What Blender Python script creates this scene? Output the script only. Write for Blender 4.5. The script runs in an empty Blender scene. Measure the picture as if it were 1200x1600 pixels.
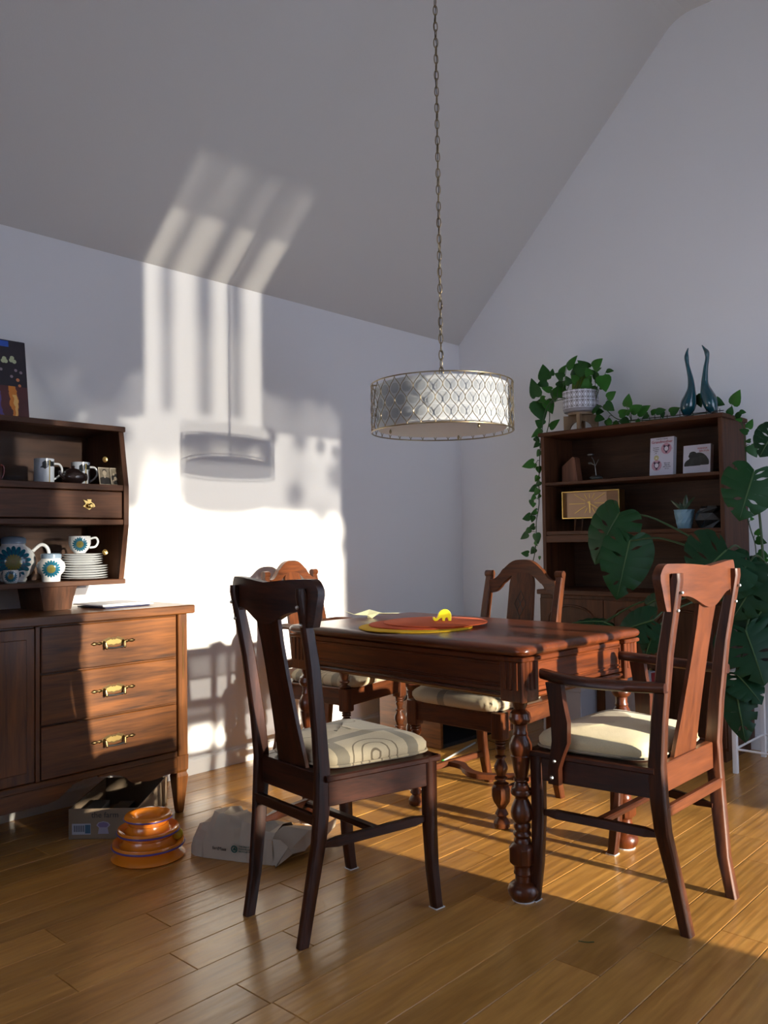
import bpy, bmesh, math, random
from mathutils import Vector, Matrix
random.seed(7)
D = bpy.data
SC = bpy.context.scene
COL = SC.collection
PI = math.pi
def R(d): return math.radians(d)

# ------------------------------------------------------------------ camera
cam_d = D.cameras.new('camera')
cam = D.objects.new('camera', cam_d)
COL.objects.link(cam)
yaw, pitch, roll = R(42.704), R(2.0237), R(0.839)
fw = Vector((math.cos(pitch)*math.cos(yaw), math.cos(pitch)*math.sin(yaw), math.sin(pitch)))
rt = Vector((math.sin(yaw), -math.cos(yaw), 0))
dn = fw.cross(rt)
r2 = rt*math.cos(roll) + dn*math.sin(roll)
d2 = dn*math.cos(roll) - rt*math.sin(roll)
m3 = Matrix((r2, -d2, -fw)).transposed()
cam.matrix_world = Matrix.Translation((0, 0, 1.1)) @ m3.to_4x4()
cam_d.sensor_fit = 'AUTO'
cam_d.sensor_width = 36.0
cam_d.lens = 1303.5/1600*36.0
cam_d.clip_start = 0.02
SC.camera = cam

# ------------------------------------------------------------------ sky, sun, exposure
SC.view_settings.view_transform = 'Standard'
SC.view_settings.look = 'None'
SC.view_settings.gamma = 1.0
SC.view_settings.use_curve_mapping = False
SC.view_settings.exposure = 0.0
SC.cycles.use_denoising = True
SC.cycles.max_bounces = 10
SC.cycles.diffuse_bounces = 6
SC.cycles.glossy_bounces = 4
SC.cycles.transmission_bounces = 6
SC.cycles.transparent_max_bounces = 16
SC.cycles.caustics_reflective = False
SC.cycles.caustics_refractive = False
SC.cycles.sample_clamp_indirect = 4.0
SKY_STRENGTH = 3.4
w = D.worlds.new('sky'); SC.world = w; w.use_nodes = True
nt = w.node_tree; nt.nodes.clear()
o = nt.nodes.new('ShaderNodeOutputWorld'); bg = nt.nodes.new('ShaderNodeBackground')
tc = nt.nodes.new('ShaderNodeTexCoord'); sp = nt.nodes.new('ShaderNodeSeparateXYZ'); rp = nt.nodes.new('ShaderNodeValToRGB')
nt.links.new(tc.outputs['Generated'], sp.inputs[0]); nt.links.new(sp.outputs['Z'], rp.inputs[0])
rp.color_ramp.elements[0].position = 0.0; rp.color_ramp.elements[0].color = (0.76, 0.84, 1.0, 1)
rp.color_ramp.elements[1].position = 0.7; rp.color_ramp.elements[1].color = (0.46, 0.63, 1.0, 1)
nt.links.new(rp.outputs[0], bg.inputs[0]); bg.inputs[1].default_value = SKY_STRENGTH
nt.links.new(bg.outputs[0], o.inputs[0])

SUN_AZ = 94.5
def sun(name, az, alt, strength, color, angle):
    l = D.lights.new(name, 'SUN'); l.energy = strength; l.color = color; l.angle = R(angle)
    ob = D.objects.new(name, l); COL.objects.link(ob)
    d = Vector((math.cos(R(az))*math.cos(R(alt)), math.sin(R(az))*math.cos(R(alt)), -math.sin(R(alt))))
    ob.rotation_euler = d.to_track_quat('-Z', 'Y').to_euler()
    ob.location = Vector((2.6, 2, 1.0)) - d*8
    return ob
sun('sun', SUN_AZ, 4.65, 1.6, (1.0, 0.92, 0.78), 0.53)             # the low sun itself
sun('sun_second_image', SUN_AZ, 1.7, 0.7, (1.0, 0.92, 0.80), 1.0)  # second, weaker sun image at a lower angle
sun('sun_added_high', SUN_AZ, 11.0, 12.0, (1.0, 0.90, 0.72), 1.6)  # added stronger, higher sun that brightens the floor and lower wall

# ------------------------------------------------------------------ node helpers
def newmat(name):
    m = D.materials.new(name); m.use_nodes = True
    n = m.node_tree; n.nodes.clear()
    out = n.nodes.new('ShaderNodeOutputMaterial'); b = n.nodes.new('ShaderNodeBsdfPrincipled')
    n.links.new(b.outputs[0], out.inputs[0])
    return m, n, b
def setin(b, **k):
    names = dict(base='Base Color', rough='Roughness', metal='Metallic', coat='Coat Weight', coatr='Coat Roughness', trans='Transmission Weight', ior='IOR', sheen='Sheen Weight', sub='Subsurface Weight', spec='Specular IOR Level', alpha='Alpha')
    for a, v in k.items():
        if a == 'base' and len(v) == 3: v = (*v, 1)
        b.inputs[names[a]].default_value = v
def plain(name, base, rough=0.5, metal=0.0, bump=0.0, bscale=60, var=0.0, vscale=8, **k):
    m, n, b = newmat(name); setin(b, base=base, rough=rough, metal=metal, **k)
    t = n.nodes.new('ShaderNodeTexCoord')
    if bump:
        no = n.nodes.new('ShaderNodeTexNoise'); no.inputs['Scale'].default_value = bscale; no.inputs['Detail'].default_value = 5
        bp = n.nodes.new('ShaderNodeBump'); bp.inputs['Strength'].default_value = bump; bp.inputs['Distance'].default_value = 0.004
        n.links.new(t.outputs['Object'], no.inputs['Vector']); n.links.new(no.outputs['Fac'], bp.inputs['Height']); n.links.new(bp.outputs[0], b.inputs['Normal'])
    if var:
        no = n.nodes.new('ShaderNodeTexNoise'); no.inputs['Scale'].default_value = vscale; no.inputs['Detail'].default_value = 4
        mx = n.nodes.new('ShaderNodeMix'); mx.data_type = 'RGBA'
        n.links.new(t.outputs['Object'], no.inputs['Vector']); n.links.new(no.outputs['Fac'], mx.inputs[0])
        mx.inputs[6].default_value = (*[c*(1-var) for c in base], 1); mx.inputs[7].default_value = (*[min(1, c*(1+var)) for c in base], 1)
        n.links.new(mx.outputs[2], b.inputs['Base Color'])
    return m
def wood(name, dark, light, axis='z', scale=1.0, rough=0.35, coat=0.3, fine=0.35, bump=0.15, mid=0.5, stretch=14.0, extra=None, spec=0.5):
    m, n, b = newmat(name); setin(b, rough=rough, coat=coat, coatr=0.18, spec=spec)
    t = n.nodes.new('ShaderNodeTexCoord'); oi = n.nodes.new('ShaderNodeObjectInfo')
    mp = n.nodes.new('ShaderNodeMapping'); ad = n.nodes.new('ShaderNodeVectorMath'); ad.operation = 'ADD'
    ml = n.nodes.new('ShaderNodeVectorMath'); ml.operation = 'SCALE'; ml.inputs[0].default_value = (7.1, 3.7, 5.3)
    n.links.new(oi.outputs['Random'], ml.inputs['Scale'])
    n.links.new(t.outputs['Object'], ad.inputs[0]); n.links.new(ml.outputs[0], ad.inputs[1]); n.links.new(ad.outputs[0], mp.inputs[0])
    s = [stretch*scale]*3; s['xyz'.index(axis)] = scale*1.1
    mp.inputs['Scale'].default_value = s
    no = n.nodes.new('ShaderNodeTexNoise'); no.inputs['Scale'].default_value = 1.6; no.inputs['Detail'].default_value = 7; no.inputs['Distortion'].default_value = 0.9
    n.links.new(mp.outputs[0], no.inputs['Vector'])
    n2 = n.nodes.new('ShaderNodeTexNoise'); n2.inputs['Scale'].default_value = 9; n2.inputs['Detail'].default_value = 4
    n.links.new(mp.outputs[0], n2.inputs['Vector'])
    mx = n.nodes.new('ShaderNodeMix'); mx.data_type = 'FLOAT'; mx.inputs[0].default_value = fine
    n.links.new(no.outputs['Fac'], mx.inputs[2]); n.links.new(n2.outputs['Fac'], mx.inputs[3])
    cr = n.nodes.new('ShaderNodeValToRGB'); e = cr.color_ramp.elements
    e[0].position = mid-0.2; e[0].color = (*dark, 1); e[1].position = mid+0.2; e[1].color = (*light, 1)
    n.links.new(mx.outputs[0], cr.inputs[0]); n.links.new(cr.outputs[0], b.inputs['Base Color'])
    bp = n.nodes.new('ShaderNodeBump'); bp.inputs['Strength'].default_value = bump; bp.inputs['Distance'].default_value = 0.002
    n.links.new(mx.outputs[0], bp.inputs['Height']); n.links.new(bp.outputs[0], b.inputs['Normal'])
    if extra: extra(n, b, t, cr, bp, oi)
    return m
class NM:   # tiny maths-node builder
    def __init__(s, n): s.n = n
    def op(s, o, a, b=None, c=None):
        d = s.n.nodes.new('ShaderNodeMath'); d.operation = o
        for i, v in enumerate((a, b, c)):
            if v is None: continue
            if isinstance(v, (int, float)): d.inputs[i].default_value = v
            else: s.n.links.new(v, d.inputs[i])
        return d.outputs[0]
    def rect(s, X, Y, cx, cy, hx, hy):
        a = s.op('LESS_THAN', s.op('ABSOLUTE', s.op('SUBTRACT', X, cx)), hx)
        b = s.op('LESS_THAN', s.op('ABSOLUTE', s.op('SUBTRACT', Y, cy)), hy)
        return s.op('MULTIPLY', a, b)
    def dist(s, X, Y, cx, cy, kx=1.0, ky=1.0):
        a = s.op('MULTIPLY', s.op('SUBTRACT', X, cx), kx); b = s.op('MULTIPLY', s.op('SUBTRACT', Y, cy), ky)
        return s.op('SQRT', s.op('ADD', s.op('MULTIPLY', a, a), s.op('MULTIPLY', b, b)))
    def ring(s, X, Y, cx, cy, r, wd, kx=1.0, ky=1.0):
        return s.op('LESS_THAN', s.op('ABSOLUTE', s.op('SUBTRACT', s.dist(X, Y, cx, cy, kx, ky), r)), wd)
    def disc(s, X, Y, cx, cy, r, kx=1.0, ky=1.0): return s.op('LESS_THAN', s.dist(X, Y, cx, cy, kx, ky), r)
    def mx(s, *a):
        v = a[0]
        for q in a[1:]: v = s.op('MAXIMUM', v, q)
        return v
    def blend(s, f, c0, c1):
        m = s.n.nodes.new('ShaderNodeMix'); m.data_type = 'RGBA'
        s.n.links.new(f, m.inputs[0]) if not isinstance(f, (int, float)) else setattr(m.inputs[0], 'default_value', f)
        for i, c in ((6, c0), (7, c1)):
            if isinstance(c, tuple): m.inputs[i].default_value = (*c, 1) if len(c) == 3 else c
            else: s.n.links.new(c, m.inputs[i])
        return m.outputs[2]
def objxyz(n):
    t = n.nodes.new('ShaderNodeTexCoord'); s = n.nodes.new('ShaderNodeSeparateXYZ'); n.links.new(t.outputs['Object'], s.inputs[0])
    return s.outputs[0], s.outputs[1], s.outputs[2], t
def glassmat(name, tint=(1, 1, 1), rough=0.02, fac=0.12):
    m = D.materials.new(name); m.use_nodes = True; n = m.node_tree; n.nodes.clear()
    out = n.nodes.new('ShaderNodeOutputMaterial'); tr = n.nodes.new('ShaderNodeBsdfTransparent'); gl = n.nodes.new('ShaderNodeBsdfGlossy'); mi = n.nodes.new('ShaderNodeMixShader')
    lw = n.nodes.new('ShaderNodeLayerWeight'); lw.inputs[0].default_value = fac
    tr.inputs[0].default_value = (*tint, 1); gl.inputs['Roughness'].default_value = rough
    n.links.new(lw.outputs['Fresnel'], mi.inputs[0]); n.links.new(tr.outputs[0], mi.inputs[1]); n.links.new(gl.outputs[0], mi.inputs[2]); n.links.new(mi.outputs[0], out.inputs[0])
    return m

def shademat(name, col):
    m = D.materials.new(name); m.use_nodes = True; n = m.node_tree; n.nodes.clear()
    out = n.nodes.new('ShaderNodeOutputMaterial'); a = n.nodes.new('ShaderNodeBsdfDiffuse'); b = n.nodes.new('ShaderNodeBsdfTranslucent'); mi = n.nodes.new('ShaderNodeMixShader')
    t = n.nodes.new('ShaderNodeTexCoord'); no = n.nodes.new('ShaderNodeTexNoise'); no.inputs['Scale'].default_value = 260; n.links.new(t.outputs['Object'], no.inputs['Vector'])
    bp = n.nodes.new('ShaderNodeBump'); bp.inputs['Strength'].default_value = 0.1; n.links.new(no.outputs['Fac'], bp.inputs['Height']); n.links.new(bp.outputs[0], a.inputs['Normal'])
    a.inputs[0].default_value = (*col, 1); b.inputs[0].default_value = (*col, 1); mi.inputs[0].default_value = 0.30
    n.links.new(a.outputs[0], mi.inputs[1]); n.links.new(b.outputs[0], mi.inputs[2]); n.links.new(mi.outputs[0], out.inputs[0]); return m

# ------------------------------------------------------------------ mesh helpers
class MB:
    def __init__(s): s.v = []; s.f = []; s.mi = []; s.cm = 0
    def add(s, vs, fs, T=None):
        b = len(s.v)
        for p in vs:
            p = Vector(p)
            if T is not None: p = T @ p
            s.v.append(tuple(p))
        for f in fs: s.f.append(tuple(i+b for i in f)); s.mi.append(s.cm)
        return s
    def box(s, x0, x1, y0, y1, z0, z1, T=None):
        vs = [(x0, y0, z0), (x1, y0, z0), (x1, y1, z0), (x0, y1, z0), (x0, y0, z1), (x1, y0, z1), (x1, y1, z1), (x0, y1, z1)]
        return s.add(vs, [(3, 2, 1, 0), (4, 5, 6, 7), (0, 1, 5, 4), (1, 2, 6, 5), (2, 3, 7, 6), (3, 0, 4, 7)], T)
    def cbox(s, x0, x1, y0, y1, z0, z1, c=0.004, T=None):   # chamfered box
        c = min(c, (x1-x0)*.45, (y1-y0)*.45, (z1-z0)*.45)
        rings = []
        for z, k in ((z0, c), (z0+c, 0), (z1-c, 0), (z1, c)):
            a0, a1, b0, b1 = x0+k, x1-k, y0+k, y1-k
            rings.append([(a0+c, b0, z), (a1-c, b0, z), (a1, b0+c, z), (a1, b1-c, z), (a1-c, b1, z), (a0+c, b1, z), (a0, b1-c, z), (a0, b0+c, z)])
        return s.loft(rings, T=T)
    def loft(s, rings, caps=True, closed=True, T=None):
        n = len(rings[0]); vs = [p for r in rings for p in r]; fs = []
        for i in range(len(rings)-1):
            for j in range(n if closed else n-1):
                k = (j+1) % n
                fs.append((i*n+j, i*n+k, (i+1)*n+k, (i+1)*n+j))
        if caps:
            fs.append(tuple(reversed(range(n)))); fs.append(tuple(range((len(rings)-1)*n, len(rings)*n)))
        return s.add(vs, fs, T)
    def lathe(s, prof, n=24, c=(0, 0), T=None, caps=True, sx=1.0, sy=1.0):
        rings = [[(c[0]+r*sx*math.cos(2*PI*j/n), c[1]+r*sy*math.sin(2*PI*j/n), z) for j in range(n)] for r, z in prof]
        return s.loft(rings, caps=caps, T=T)
    def posts(s, secs, c=0.005, T=None):     # (cx, cy, z, wx, wy) rectangles stacked up a post
        rings = []
        for cx, cy, z, wx, wy in secs:
            a, b = wx/2, wy/2; k = min(c, a*.8, b*.8)
            rings.append([(cx-a+k, cy-b, z), (cx+a-k, cy-b, z), (cx+a, cy-b+k, z), (cx+a, cy+b-k, z), (cx+a-k, cy+b, z), (cx-a+k, cy+b, z), (cx-a, cy+b-k, z), (cx-a, cy-b+k, z)])
        return s.loft(rings, T=T)
    def bar(s, p0, p1, w, h, up=(0, 0, 1), c=0.003, w2=None, h2=None):
        p0, p1 = Vector(p0), Vector(p1); d = (p1-p0).normalized(); u = Vector(up); x = d.cross(u).normalized(); u = x.cross(d)
        rings = []
        for p, a, b in ((p0, w/2, h/2), (p1, (w2 or w)/2, (h2 or h)/2)):
            k = min(c, a*.8, b*.8)
            rings.append([tuple(p+x*i+u*j) for i, j in ((-a+k, -b), (a-k, -b), (a, -b+k), (a, b-k), (a-k, b), (-a+k, b), (-a, b-k), (-a, -b+k))])
        return s.loft(rings)
    def tube(s, pts, r, n=8, rs=None, closed=False):
        pts = [Vector(p) for p in pts]; rings = []; prev = None; N = len(pts)
        for i, p in enumerate(pts):
            a = pts[i-1] if (i > 0 or closed) else p; b = pts[(i+1) % N] if (i < N-1 or closed) else p
            d = (b-a)
            d = d.normalized() if d.length > 1e-9 else Vector((0, 0, 1))
            if prev is None: u = d.orthogonal().normalized()
            else:
                u = prev - d*prev.dot(d); u = u.normalized() if u.length > 1e-6 else d.orthogonal().normalized()
            prev = u; v = d.cross(u); rr = rs[i] if rs else r
            rings.append([tuple(p+u*rr*math.cos(2*PI*j/n)+v*rr*math.sin(2*PI*j/n)) for j in range(n)])
        if closed: rings.append(rings[0]); return s.loft(rings, caps=False)
        return s.loft(rings)
    def slab(s, fn, nu, y0, y1, nv=3, T=None):   # fn(u)->(x, zbot, ztop); y0/y1 callables of (u) or numbers
        g = lambda q, u: q(u) if callable(q) else q
        vs = []; fs = []
        for side in (0, 1):
            for i in range(nu+1):
                u = i/nu; x, zb, zt = fn(u); y = g((y0, y1)[side], u)
                for j in range(nv+1): vs.append((x, y, zb+(zt-zb)*j/nv))
        k = nv+1; off = (nu+1)*k
        for i in range(nu):
            for j in range(nv):
                a = i*k+j
                fs.append((a, a+k, a+k+1, a+1)); fs.append((off+a, off+a+1, off+a+k+1, off+a+k))
            a = i*k; fs.append((a, off+a, off+a+k, a+k)); a = i*k+nv; fs.append((a, a+k, off+a+k, off+a))
        for j in range(nv):
            fs.append((j, j+1, off+j+1, off+j)); a = nu*k+j; fs.append((a, off+a, off+a+1, a+1))
        return s.add(vs, fs, T)
    def prism(s, poly, y0, y1, T=None):          # outline in xz, extruded along y
        n = len(poly); vs = [(x, y0, z) for x, z in poly]+[(x, y1, z) for x, z in poly]
        fs = [tuple(range(n)), tuple(reversed(range(n, 2*n)))]+[(i, n+i, n+(i+1) % n, (i+1) % n) for i in range(n)]
        return s.add(vs, fs, T)
    def sphere(s, c, r, n=12, m=8, sz=1.0, T=None):
        prof = [(max(1e-4, r*math.sin(PI*i/m)), c[2]-r*sz*math.cos(PI*i/m)) for i in range(m+1)]
        return s.lathe(prof, n, (c[0], c[1]), T)
    def build(s, name, mat, parent=None, smooth=None, bevel=0.0):
        me = D.meshes.new(name); me.from_pydata(s.v, [], s.f); me.update()
        mats = mat if isinstance(mat, (list, tuple)) else [mat]
        for q in mats: me.materials.append(q)
        if len(mats) > 1: me.polygons.foreach_set('material_index', s.mi)
        bm = bmesh.new(); bm.from_mesh(me)
        bmesh.ops.recalc_face_normals(bm, faces=bm.faces)
        if bevel:
            es = [e for e in bm.edges if len(e.link_faces) == 2 and e.calc_face_angle(0) > 0.7]
            bmesh.ops.bevel(bm, geom=es, offset=bevel, segments=2, affect='EDGES', profile=0.6, clamp_overlap=True)
        if smooth is not None:
            for f in bm.faces: f.smooth = True
            for e in bm.edges:
                if len(e.link_faces) == 2 and e.calc_face_angle(0) > R(smooth): e.smooth = False
        bm.to_mesh(me); bm.free()
        ob = D.objects.new(name, me); COL.objects.link(ob)
        if parent is not None: ob.parent = parent
        return ob
def tag(o, label=None, cat=None, group=None, kind=None):
    if label: o['label'] = label
    if cat: o['category'] = cat
    if group: o['group'] = group
    if kind: o['kind'] = kind
    return o
def thing(name, label, cat, loc=(0, 0, 0), rz=0.0, group=None):
    o = D.objects.new(name, None); COL.objects.link(o); o.location = loc; o.rotation_euler = (0, 0, rz); o.empty_display_size = 0.05
    return tag(o, label, cat, group)
def struct(name, loc=(0, 0, 0), label=None, cat=None):
    o = D.objects.new(name, None); COL.objects.link(o); o.location = loc
    return tag(o, label, cat, kind='structure')
def copy_tree(o, parent=None):
    c = o.copy(); COL.objects.link(c)
    if parent is not None: c.parent = parent
    for ch in list(o.children): copy_tree(ch, c)
    return c
def crm(pts, n):      # catmull-rom through points
    pts = [Vector(p) for p in pts]; out = []
    q = [pts[0]*2-pts[1]]+pts+[pts[-1]*2-pts[-2]]
    for i in range(1, len(q)-2):
        for k in range(n):
            t = k/n; a, b, c, d = q[i-1:i+3]
            out.append(0.5*((2*b)+(c-a)*t+(2*a-5*b+4*c-d)*t*t+(3*b-a-3*c+d)*t**3))
    return out+[pts[-1]]
def text(s, size, mat, parent, M, name='lettering', ext=0.0004, align='LEFT'):
    c = D.curves.new(name, 'FONT'); c.body = s; c.size = size; c.extrude = ext; c.align_x = align; c.resolution_u = 2
    f = D.objects.new(name, c); COL.objects.link(f)
    me = D.meshes.new_from_object(f.evaluated_get(bpy.context.evaluated_depsgraph_get()))
    D.objects.remove(f); D.curves.remove(c); me.materials.clear(); me.materials.append(mat)
    o = D.objects.new(name, me); COL.objects.link(o); o.parent = parent; o.matrix_local = M
    return o

# ------------------------------------------------------------------ materials
M_wall = plain('wall_paint', (0.80, 0.80, 0.81), 0.7, bump=0.06, bscale=180)
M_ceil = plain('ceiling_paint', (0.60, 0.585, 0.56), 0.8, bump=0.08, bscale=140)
M_trim = plain('white_trim', (0.80, 0.80, 0.79), 0.45)
M_glass = glassmat('window_glass', fac=0.08)
M_snow = plain('snow', (0.75, 0.77, 0.80), 0.8, bump=0.4, bscale=3)
M_blocker = plain('blocker_green', (0.05, 0.08, 0.03), 0.8, var=0.4)
M_blocker_wood = plain('blocker_brown', (0.20, 0.14, 0.09), 0.7)
def plank_extra(n, b, t, cr, bp, oi):
    q = NM(n)
    # each board its own shade
    c = q.blend(oi.outputs['Random'], (0.80, 0.78, 0.74), (1.12, 1.10, 1.06))
    m = n.nodes.new('ShaderNodeMix'); m.data_type = 'RGBA'; m.blend_type = 'MULTIPLY'; m.inputs[0].default_value = 1
    n.links.new(cr.outputs[0], m.inputs[6]); n.links.new(c, m.inputs[7]); n.links.new(m.outputs[2], b.inputs['Base Color'])
    # hand-scraped furrows that wander along the board
    ge = n.nodes.new('ShaderNodeNewGeometry'); mp = n.nodes.new('ShaderNodeMapping'); mp.inputs['Rotation'].default_value = (0, 0, R(5)); mp.inputs['Scale'].default_value = (1.5, 38, 1)
    no = n.nodes.new('ShaderNodeTexNoise'); no.inputs['Scale'].default_value = 1.0; no.inputs['Detail'].default_value = 1.5
    n.links.new(ge.outputs['Position'], mp.inputs[0]); n.links.new(mp.outputs[0], no.inputs['Vector'])
    b2 = n.nodes.new('ShaderNodeBump'); b2.inputs['Strength'].default_value = 0.5; b2.inputs['Distance'].default_value = 0.004
    n.links.new(no.outputs['Fac'], b2.inputs['Height']); n.links.new(bp.outputs[0], b2.inputs['Normal']); n.links.new(b2.outputs[0], b.inputs['Normal'])
M_floor = wood('maple_floorboard', (0.36, 0.158, 0.034), (0.66, 0.335, 0.082), 'x', 1.0, rough=0.30, coat=0.35, bump=0.05, stretch=9, extra=plank_extra)
M_sub = plain('subfloor', (0.05, 0.03, 0.015), 0.9)
RED_D, RED_L = (0.007, 0.002, 0.0014), (0.075, 0.020, 0.008)
M_red = {a: wood('chair_wood_'+a, RED_D, RED_L, a, 1.3, rough=0.36, coat=0.08, spec=0.35) for a in 'xyz'}  # dark finish, deepened further for the shaded chair and frame parts
M_worn_sunlit = {a: wood('worn_sunlit_chair_wood_'+a, (0.060, 0.016, 0.006), (0.150, 0.043, 0.014), a, 1.3, rough=0.42, coat=0.05, spec=0.35) for a in 'xyz'}  # worn lighter wood, lightened further to show sun on the armchair's back
M_post = wood('armchair_post_wood', (0.018, 0.005, 0.003), (0.120, 0.036, 0.013), 'z', 1.3, rough=0.40, coat=0.05, spec=0.35)  # tone between dark and worn wood, lifted for the sunlit back edges
M_tab = {a: wood('table_wood_'+a, (0.016, 0.004, 0.002), (0.165, 0.038, 0.009), a, 1.2, rough=0.30, coat=0.25) for a in 'xyz'}
M_oak = {a: wood('carved_chair_wood_'+a, (0.024, 0.007, 0.003), (0.14, 0.038, 0.010), a, 1.6, rough=0.40, coat=0.08, spec=0.35) for a in 'xyz'}
M_wal = {a: wood('walnut_'+a, (0.026, 0.0085, 0.0022), (0.205, 0.068, 0.013), a, 1.0, rough=0.38, coat=0.15, mid=0.5, spec=0.4) for a in 'xyz'}
M_teak = {a: wood('teak_'+a, (0.034, 0.012, 0.005), (0.115, 0.043, 0.018), a, 1.1, rough=0.5, coat=0.0, spec=0.25) for a in 'xyz'}
M_pine = {a: wood('stained_panel_'+a, (0.034, 0.014, 0.007), (0.085, 0.037, 0.018), a, 0.9, rough=0.5, coat=0.0, spec=0.25) for a in 'xyz'}
M_lightwood = wood('pale_stand_wood', (0.20, 0.12, 0.06), (0.36, 0.23, 0.12), 'z', 1.0, rough=0.5, coat=0)
M_black = plain('black', (0.012, 0.012, 0.013), 0.5)
M_brass = plain('brass', (0.62, 0.42, 0.14), 0.28, 1.0, bump=0.05)
M_oldbrass = plain('tarnished_brass', (0.16, 0.11, 0.05), 0.38, 1.0)
M_wire = plain('champagne_metal', (0.30, 0.24, 0.15), 0.35, 1.0)
M_steel = plain('bolt_steel', (0.6, 0.6, 0.58), 0.35, 1.0)
M_shade = shademat('white_shade_fabric', (0.74, 0.75, 0.76))
M_lens = glassmat('clear_glass_disc', (0.87, 0.88, 0.89), 0.04, 0.05)
M_china = plain('white_china', (0.72, 0.74, 0.76), 0.12, coat=0.5)
M_chinab = plain('blue_grey_china', (0.22, 0.30, 0.40), 0.15, coat=0.5)
M_print = plain('printed_black', (0.02, 0.02, 0.02), 0.6)
M_redprint = plain('printed_red', (0.45, 0.03, 0.06), 0.6)
M_paper = plain('white_paper', (0.74, 0.74, 0.78), 0.6)

def fabric(name, base=(0.52, 0.44, 0.30), seed=0):
    m, n, b = newmat(name); setin(b, rough=0.85, sheen=0.15); q = NM(n); X, Y, Z, t = objxyz(n)
    g = q.mx(q.rect(X, Y, 0.065+seed, 0.33, 0.017, 0.20), q.rect(X, Y, 0.16+seed, 0.355, 0.10, 0.019), q.rect(X, Y, 0.18+seed, 0.125, 0.10, 0.018), q.rect(X, Y, -.17+seed, 0.14, 0.018, 0.12))
    pale = q.rect(X, Y, -0.045+seed, 0.365, 0.088, 0.088)
    ln = q.mx(q.ring(X, Y, .19+seed, 0.225, 0.075, .0022), q.ring(X, Y, .19+seed, 0.225, 0.048, .0022), q.ring(X, Y, .19+seed, 0.225, 0.022, .0022), q.ring(X, Y, -0.13+seed, 0.33, 0.050, .0022), q.ring(X, Y, -.06+seed, 0.16, 0.05, .002), q.rect(X, Y, -.13, .43, .012, .004))
    no = n.nodes.new('ShaderNodeTexNoise'); no.inputs['Scale'].default_value = 320; n.links.new(t.outputs['Object'], no.inputs['Vector'])
    c = q.blend(no.outputs['Fac'], tuple(x*0.86 for x in base), tuple(min(1, x*1.1) for x in base))
    c = q.blend(q.op('MULTIPLY', pale, 0.45), c, (0.20, 0.19, 0.16))
    c = q.blend(q.op('MULTIPLY', g, 0.75), c, (0.15, 0.135, 0.105))
    c = q.blend(q.op('MULTIPLY', ln, 0.8), c, (0.10, 0.07, 0.04))
    n.links.new(c, b.inputs['Base Color'])
    n2 = n.nodes.new('ShaderNodeTexNoise'); n2.inputs['Scale'].default_value = 22; n2.inputs['Detail'].default_value = 3; n.links.new(t.outputs['Object'], n2.inputs['Vector'])
    h = q.op('ADD', q.op('MULTIPLY', no.outputs['Fac'], 0.25), n2.outputs['Fac'])
    bp = n.nodes.new('ShaderNodeBump'); bp.inputs['Strength'].default_value = 0.35; bp.inputs['Distance'].default_value = 0.004
    n.links.new(h, bp.inputs['Height']); n.links.new(bp.outputs[0], b.inputs['Normal'])
    return m
M_cush = fabric('patterned_cushion_fabric')
M_cush3 = fabric('pale_cushion_fabric', (0.78, 0.66, 0.40), 0.9)
M_cush2 = fabric('ruffled_cushion_fabric', (0.46, 0.38, 0.25), -0.02)

# ------------------------------------------------------------------ the room
YW, XW, YB, XS = 3.425, 4.485, -0.40, -3.0     # left wall, right wall, window wall, far side wall
ZE, ZC = 2.42, 4.005; YK = YW-(ZC-ZE)          # eave, flat ceiling, where the 45-degree slope meets it
fl = struct('floor')
MB().box(XS, XW, YB, YW, -0.08, -0.013).build('subfloor', M_sub, fl)
row = lambda k: 0.931+0.1325*k
special = {5: [1.30], 6: [1.562], 7: [1.278], 9: [1.368], 10: [1.12]}
k0 = int(math.floor((YB-0.931)/0.1325)); k1 = int(math.ceil((YW-0.931)/0.1325))
for k in range(k0, k1):
    ya, yb = max(row(k), YB), min(row(k+1), YW)
    if yb-ya < 0.01: continue
    xs = special.get(k, [0.55+0.9*random.random()])[:]
    while xs[0] > XS+0.5: xs.insert(0, xs[0]-random.uniform(1.1, 1.7))
    while xs[-1] < XW-0.35: xs.append(xs[-1]+random.uniform(0.75, 1.45))
    xs[0] = XS; xs[-1] = XW
    for a, b in zip(xs[:-1], xs[1:]):
        g = 0.0007; h = random.uniform(-0.0006, 0.0)
        cx, cy = (a+b)/2, (ya+yb)/2
        p = MB().cbox(a-cx+g, b-cx-g, ya-cy+g, yb-cy-g, -0.013, h, 0.0016).build('plank', M_floor, fl); p.location = (cx, cy, 0)
def wallbox(name, boxes, mat, poly=None):
    m = MB()
    for b in boxes: m.box(*b)
    return tag(m.build(name, mat), kind='structure')
wallbox('wall_left', [(XS, XW+0.1, YW, YW+0.1, -0.08, ZE+0.1)], M_wall)
gp = [(YW+0.1, -0.08), (YW+0.1, ZE-0.02), (YW, ZE)]
for i in range(7):     # the slope rolls over into the flat ceiling
    a = R(45)*i/6; rr = 0.22; gp.append((YK+0.09-rr*math.sin(R(45))+rr*math.sin(R(45)-a)*1.0, ZC-rr*(1-math.cos(R(45)-a))))
gp += [(YB-0.1, ZC), (YB-0.1, -0.08)]
T_yz = Matrix(((0, 1, 0, 0), (1, 0, 0, 0), (0, 0, 1, 0), (0, 0, 0, 1)))
tag(MB().prism(gp, XW, XW+0.1, T=T_yz).build('wall_right', M_wall), kind='structure')
under = gp[2:-1]
cs = [(y, z) for y, z in under]+[(YB-0.1, ZC+0.12), (YK, ZC+0.12), (YW+0.1, ZE+0.02), (YW+0.1, ZE-0.1)]
tag(MB().prism(cs, XS-0.1, XW+0.1, T=T_yz).build('ceiling', M_ceil), kind='structure')
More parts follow.
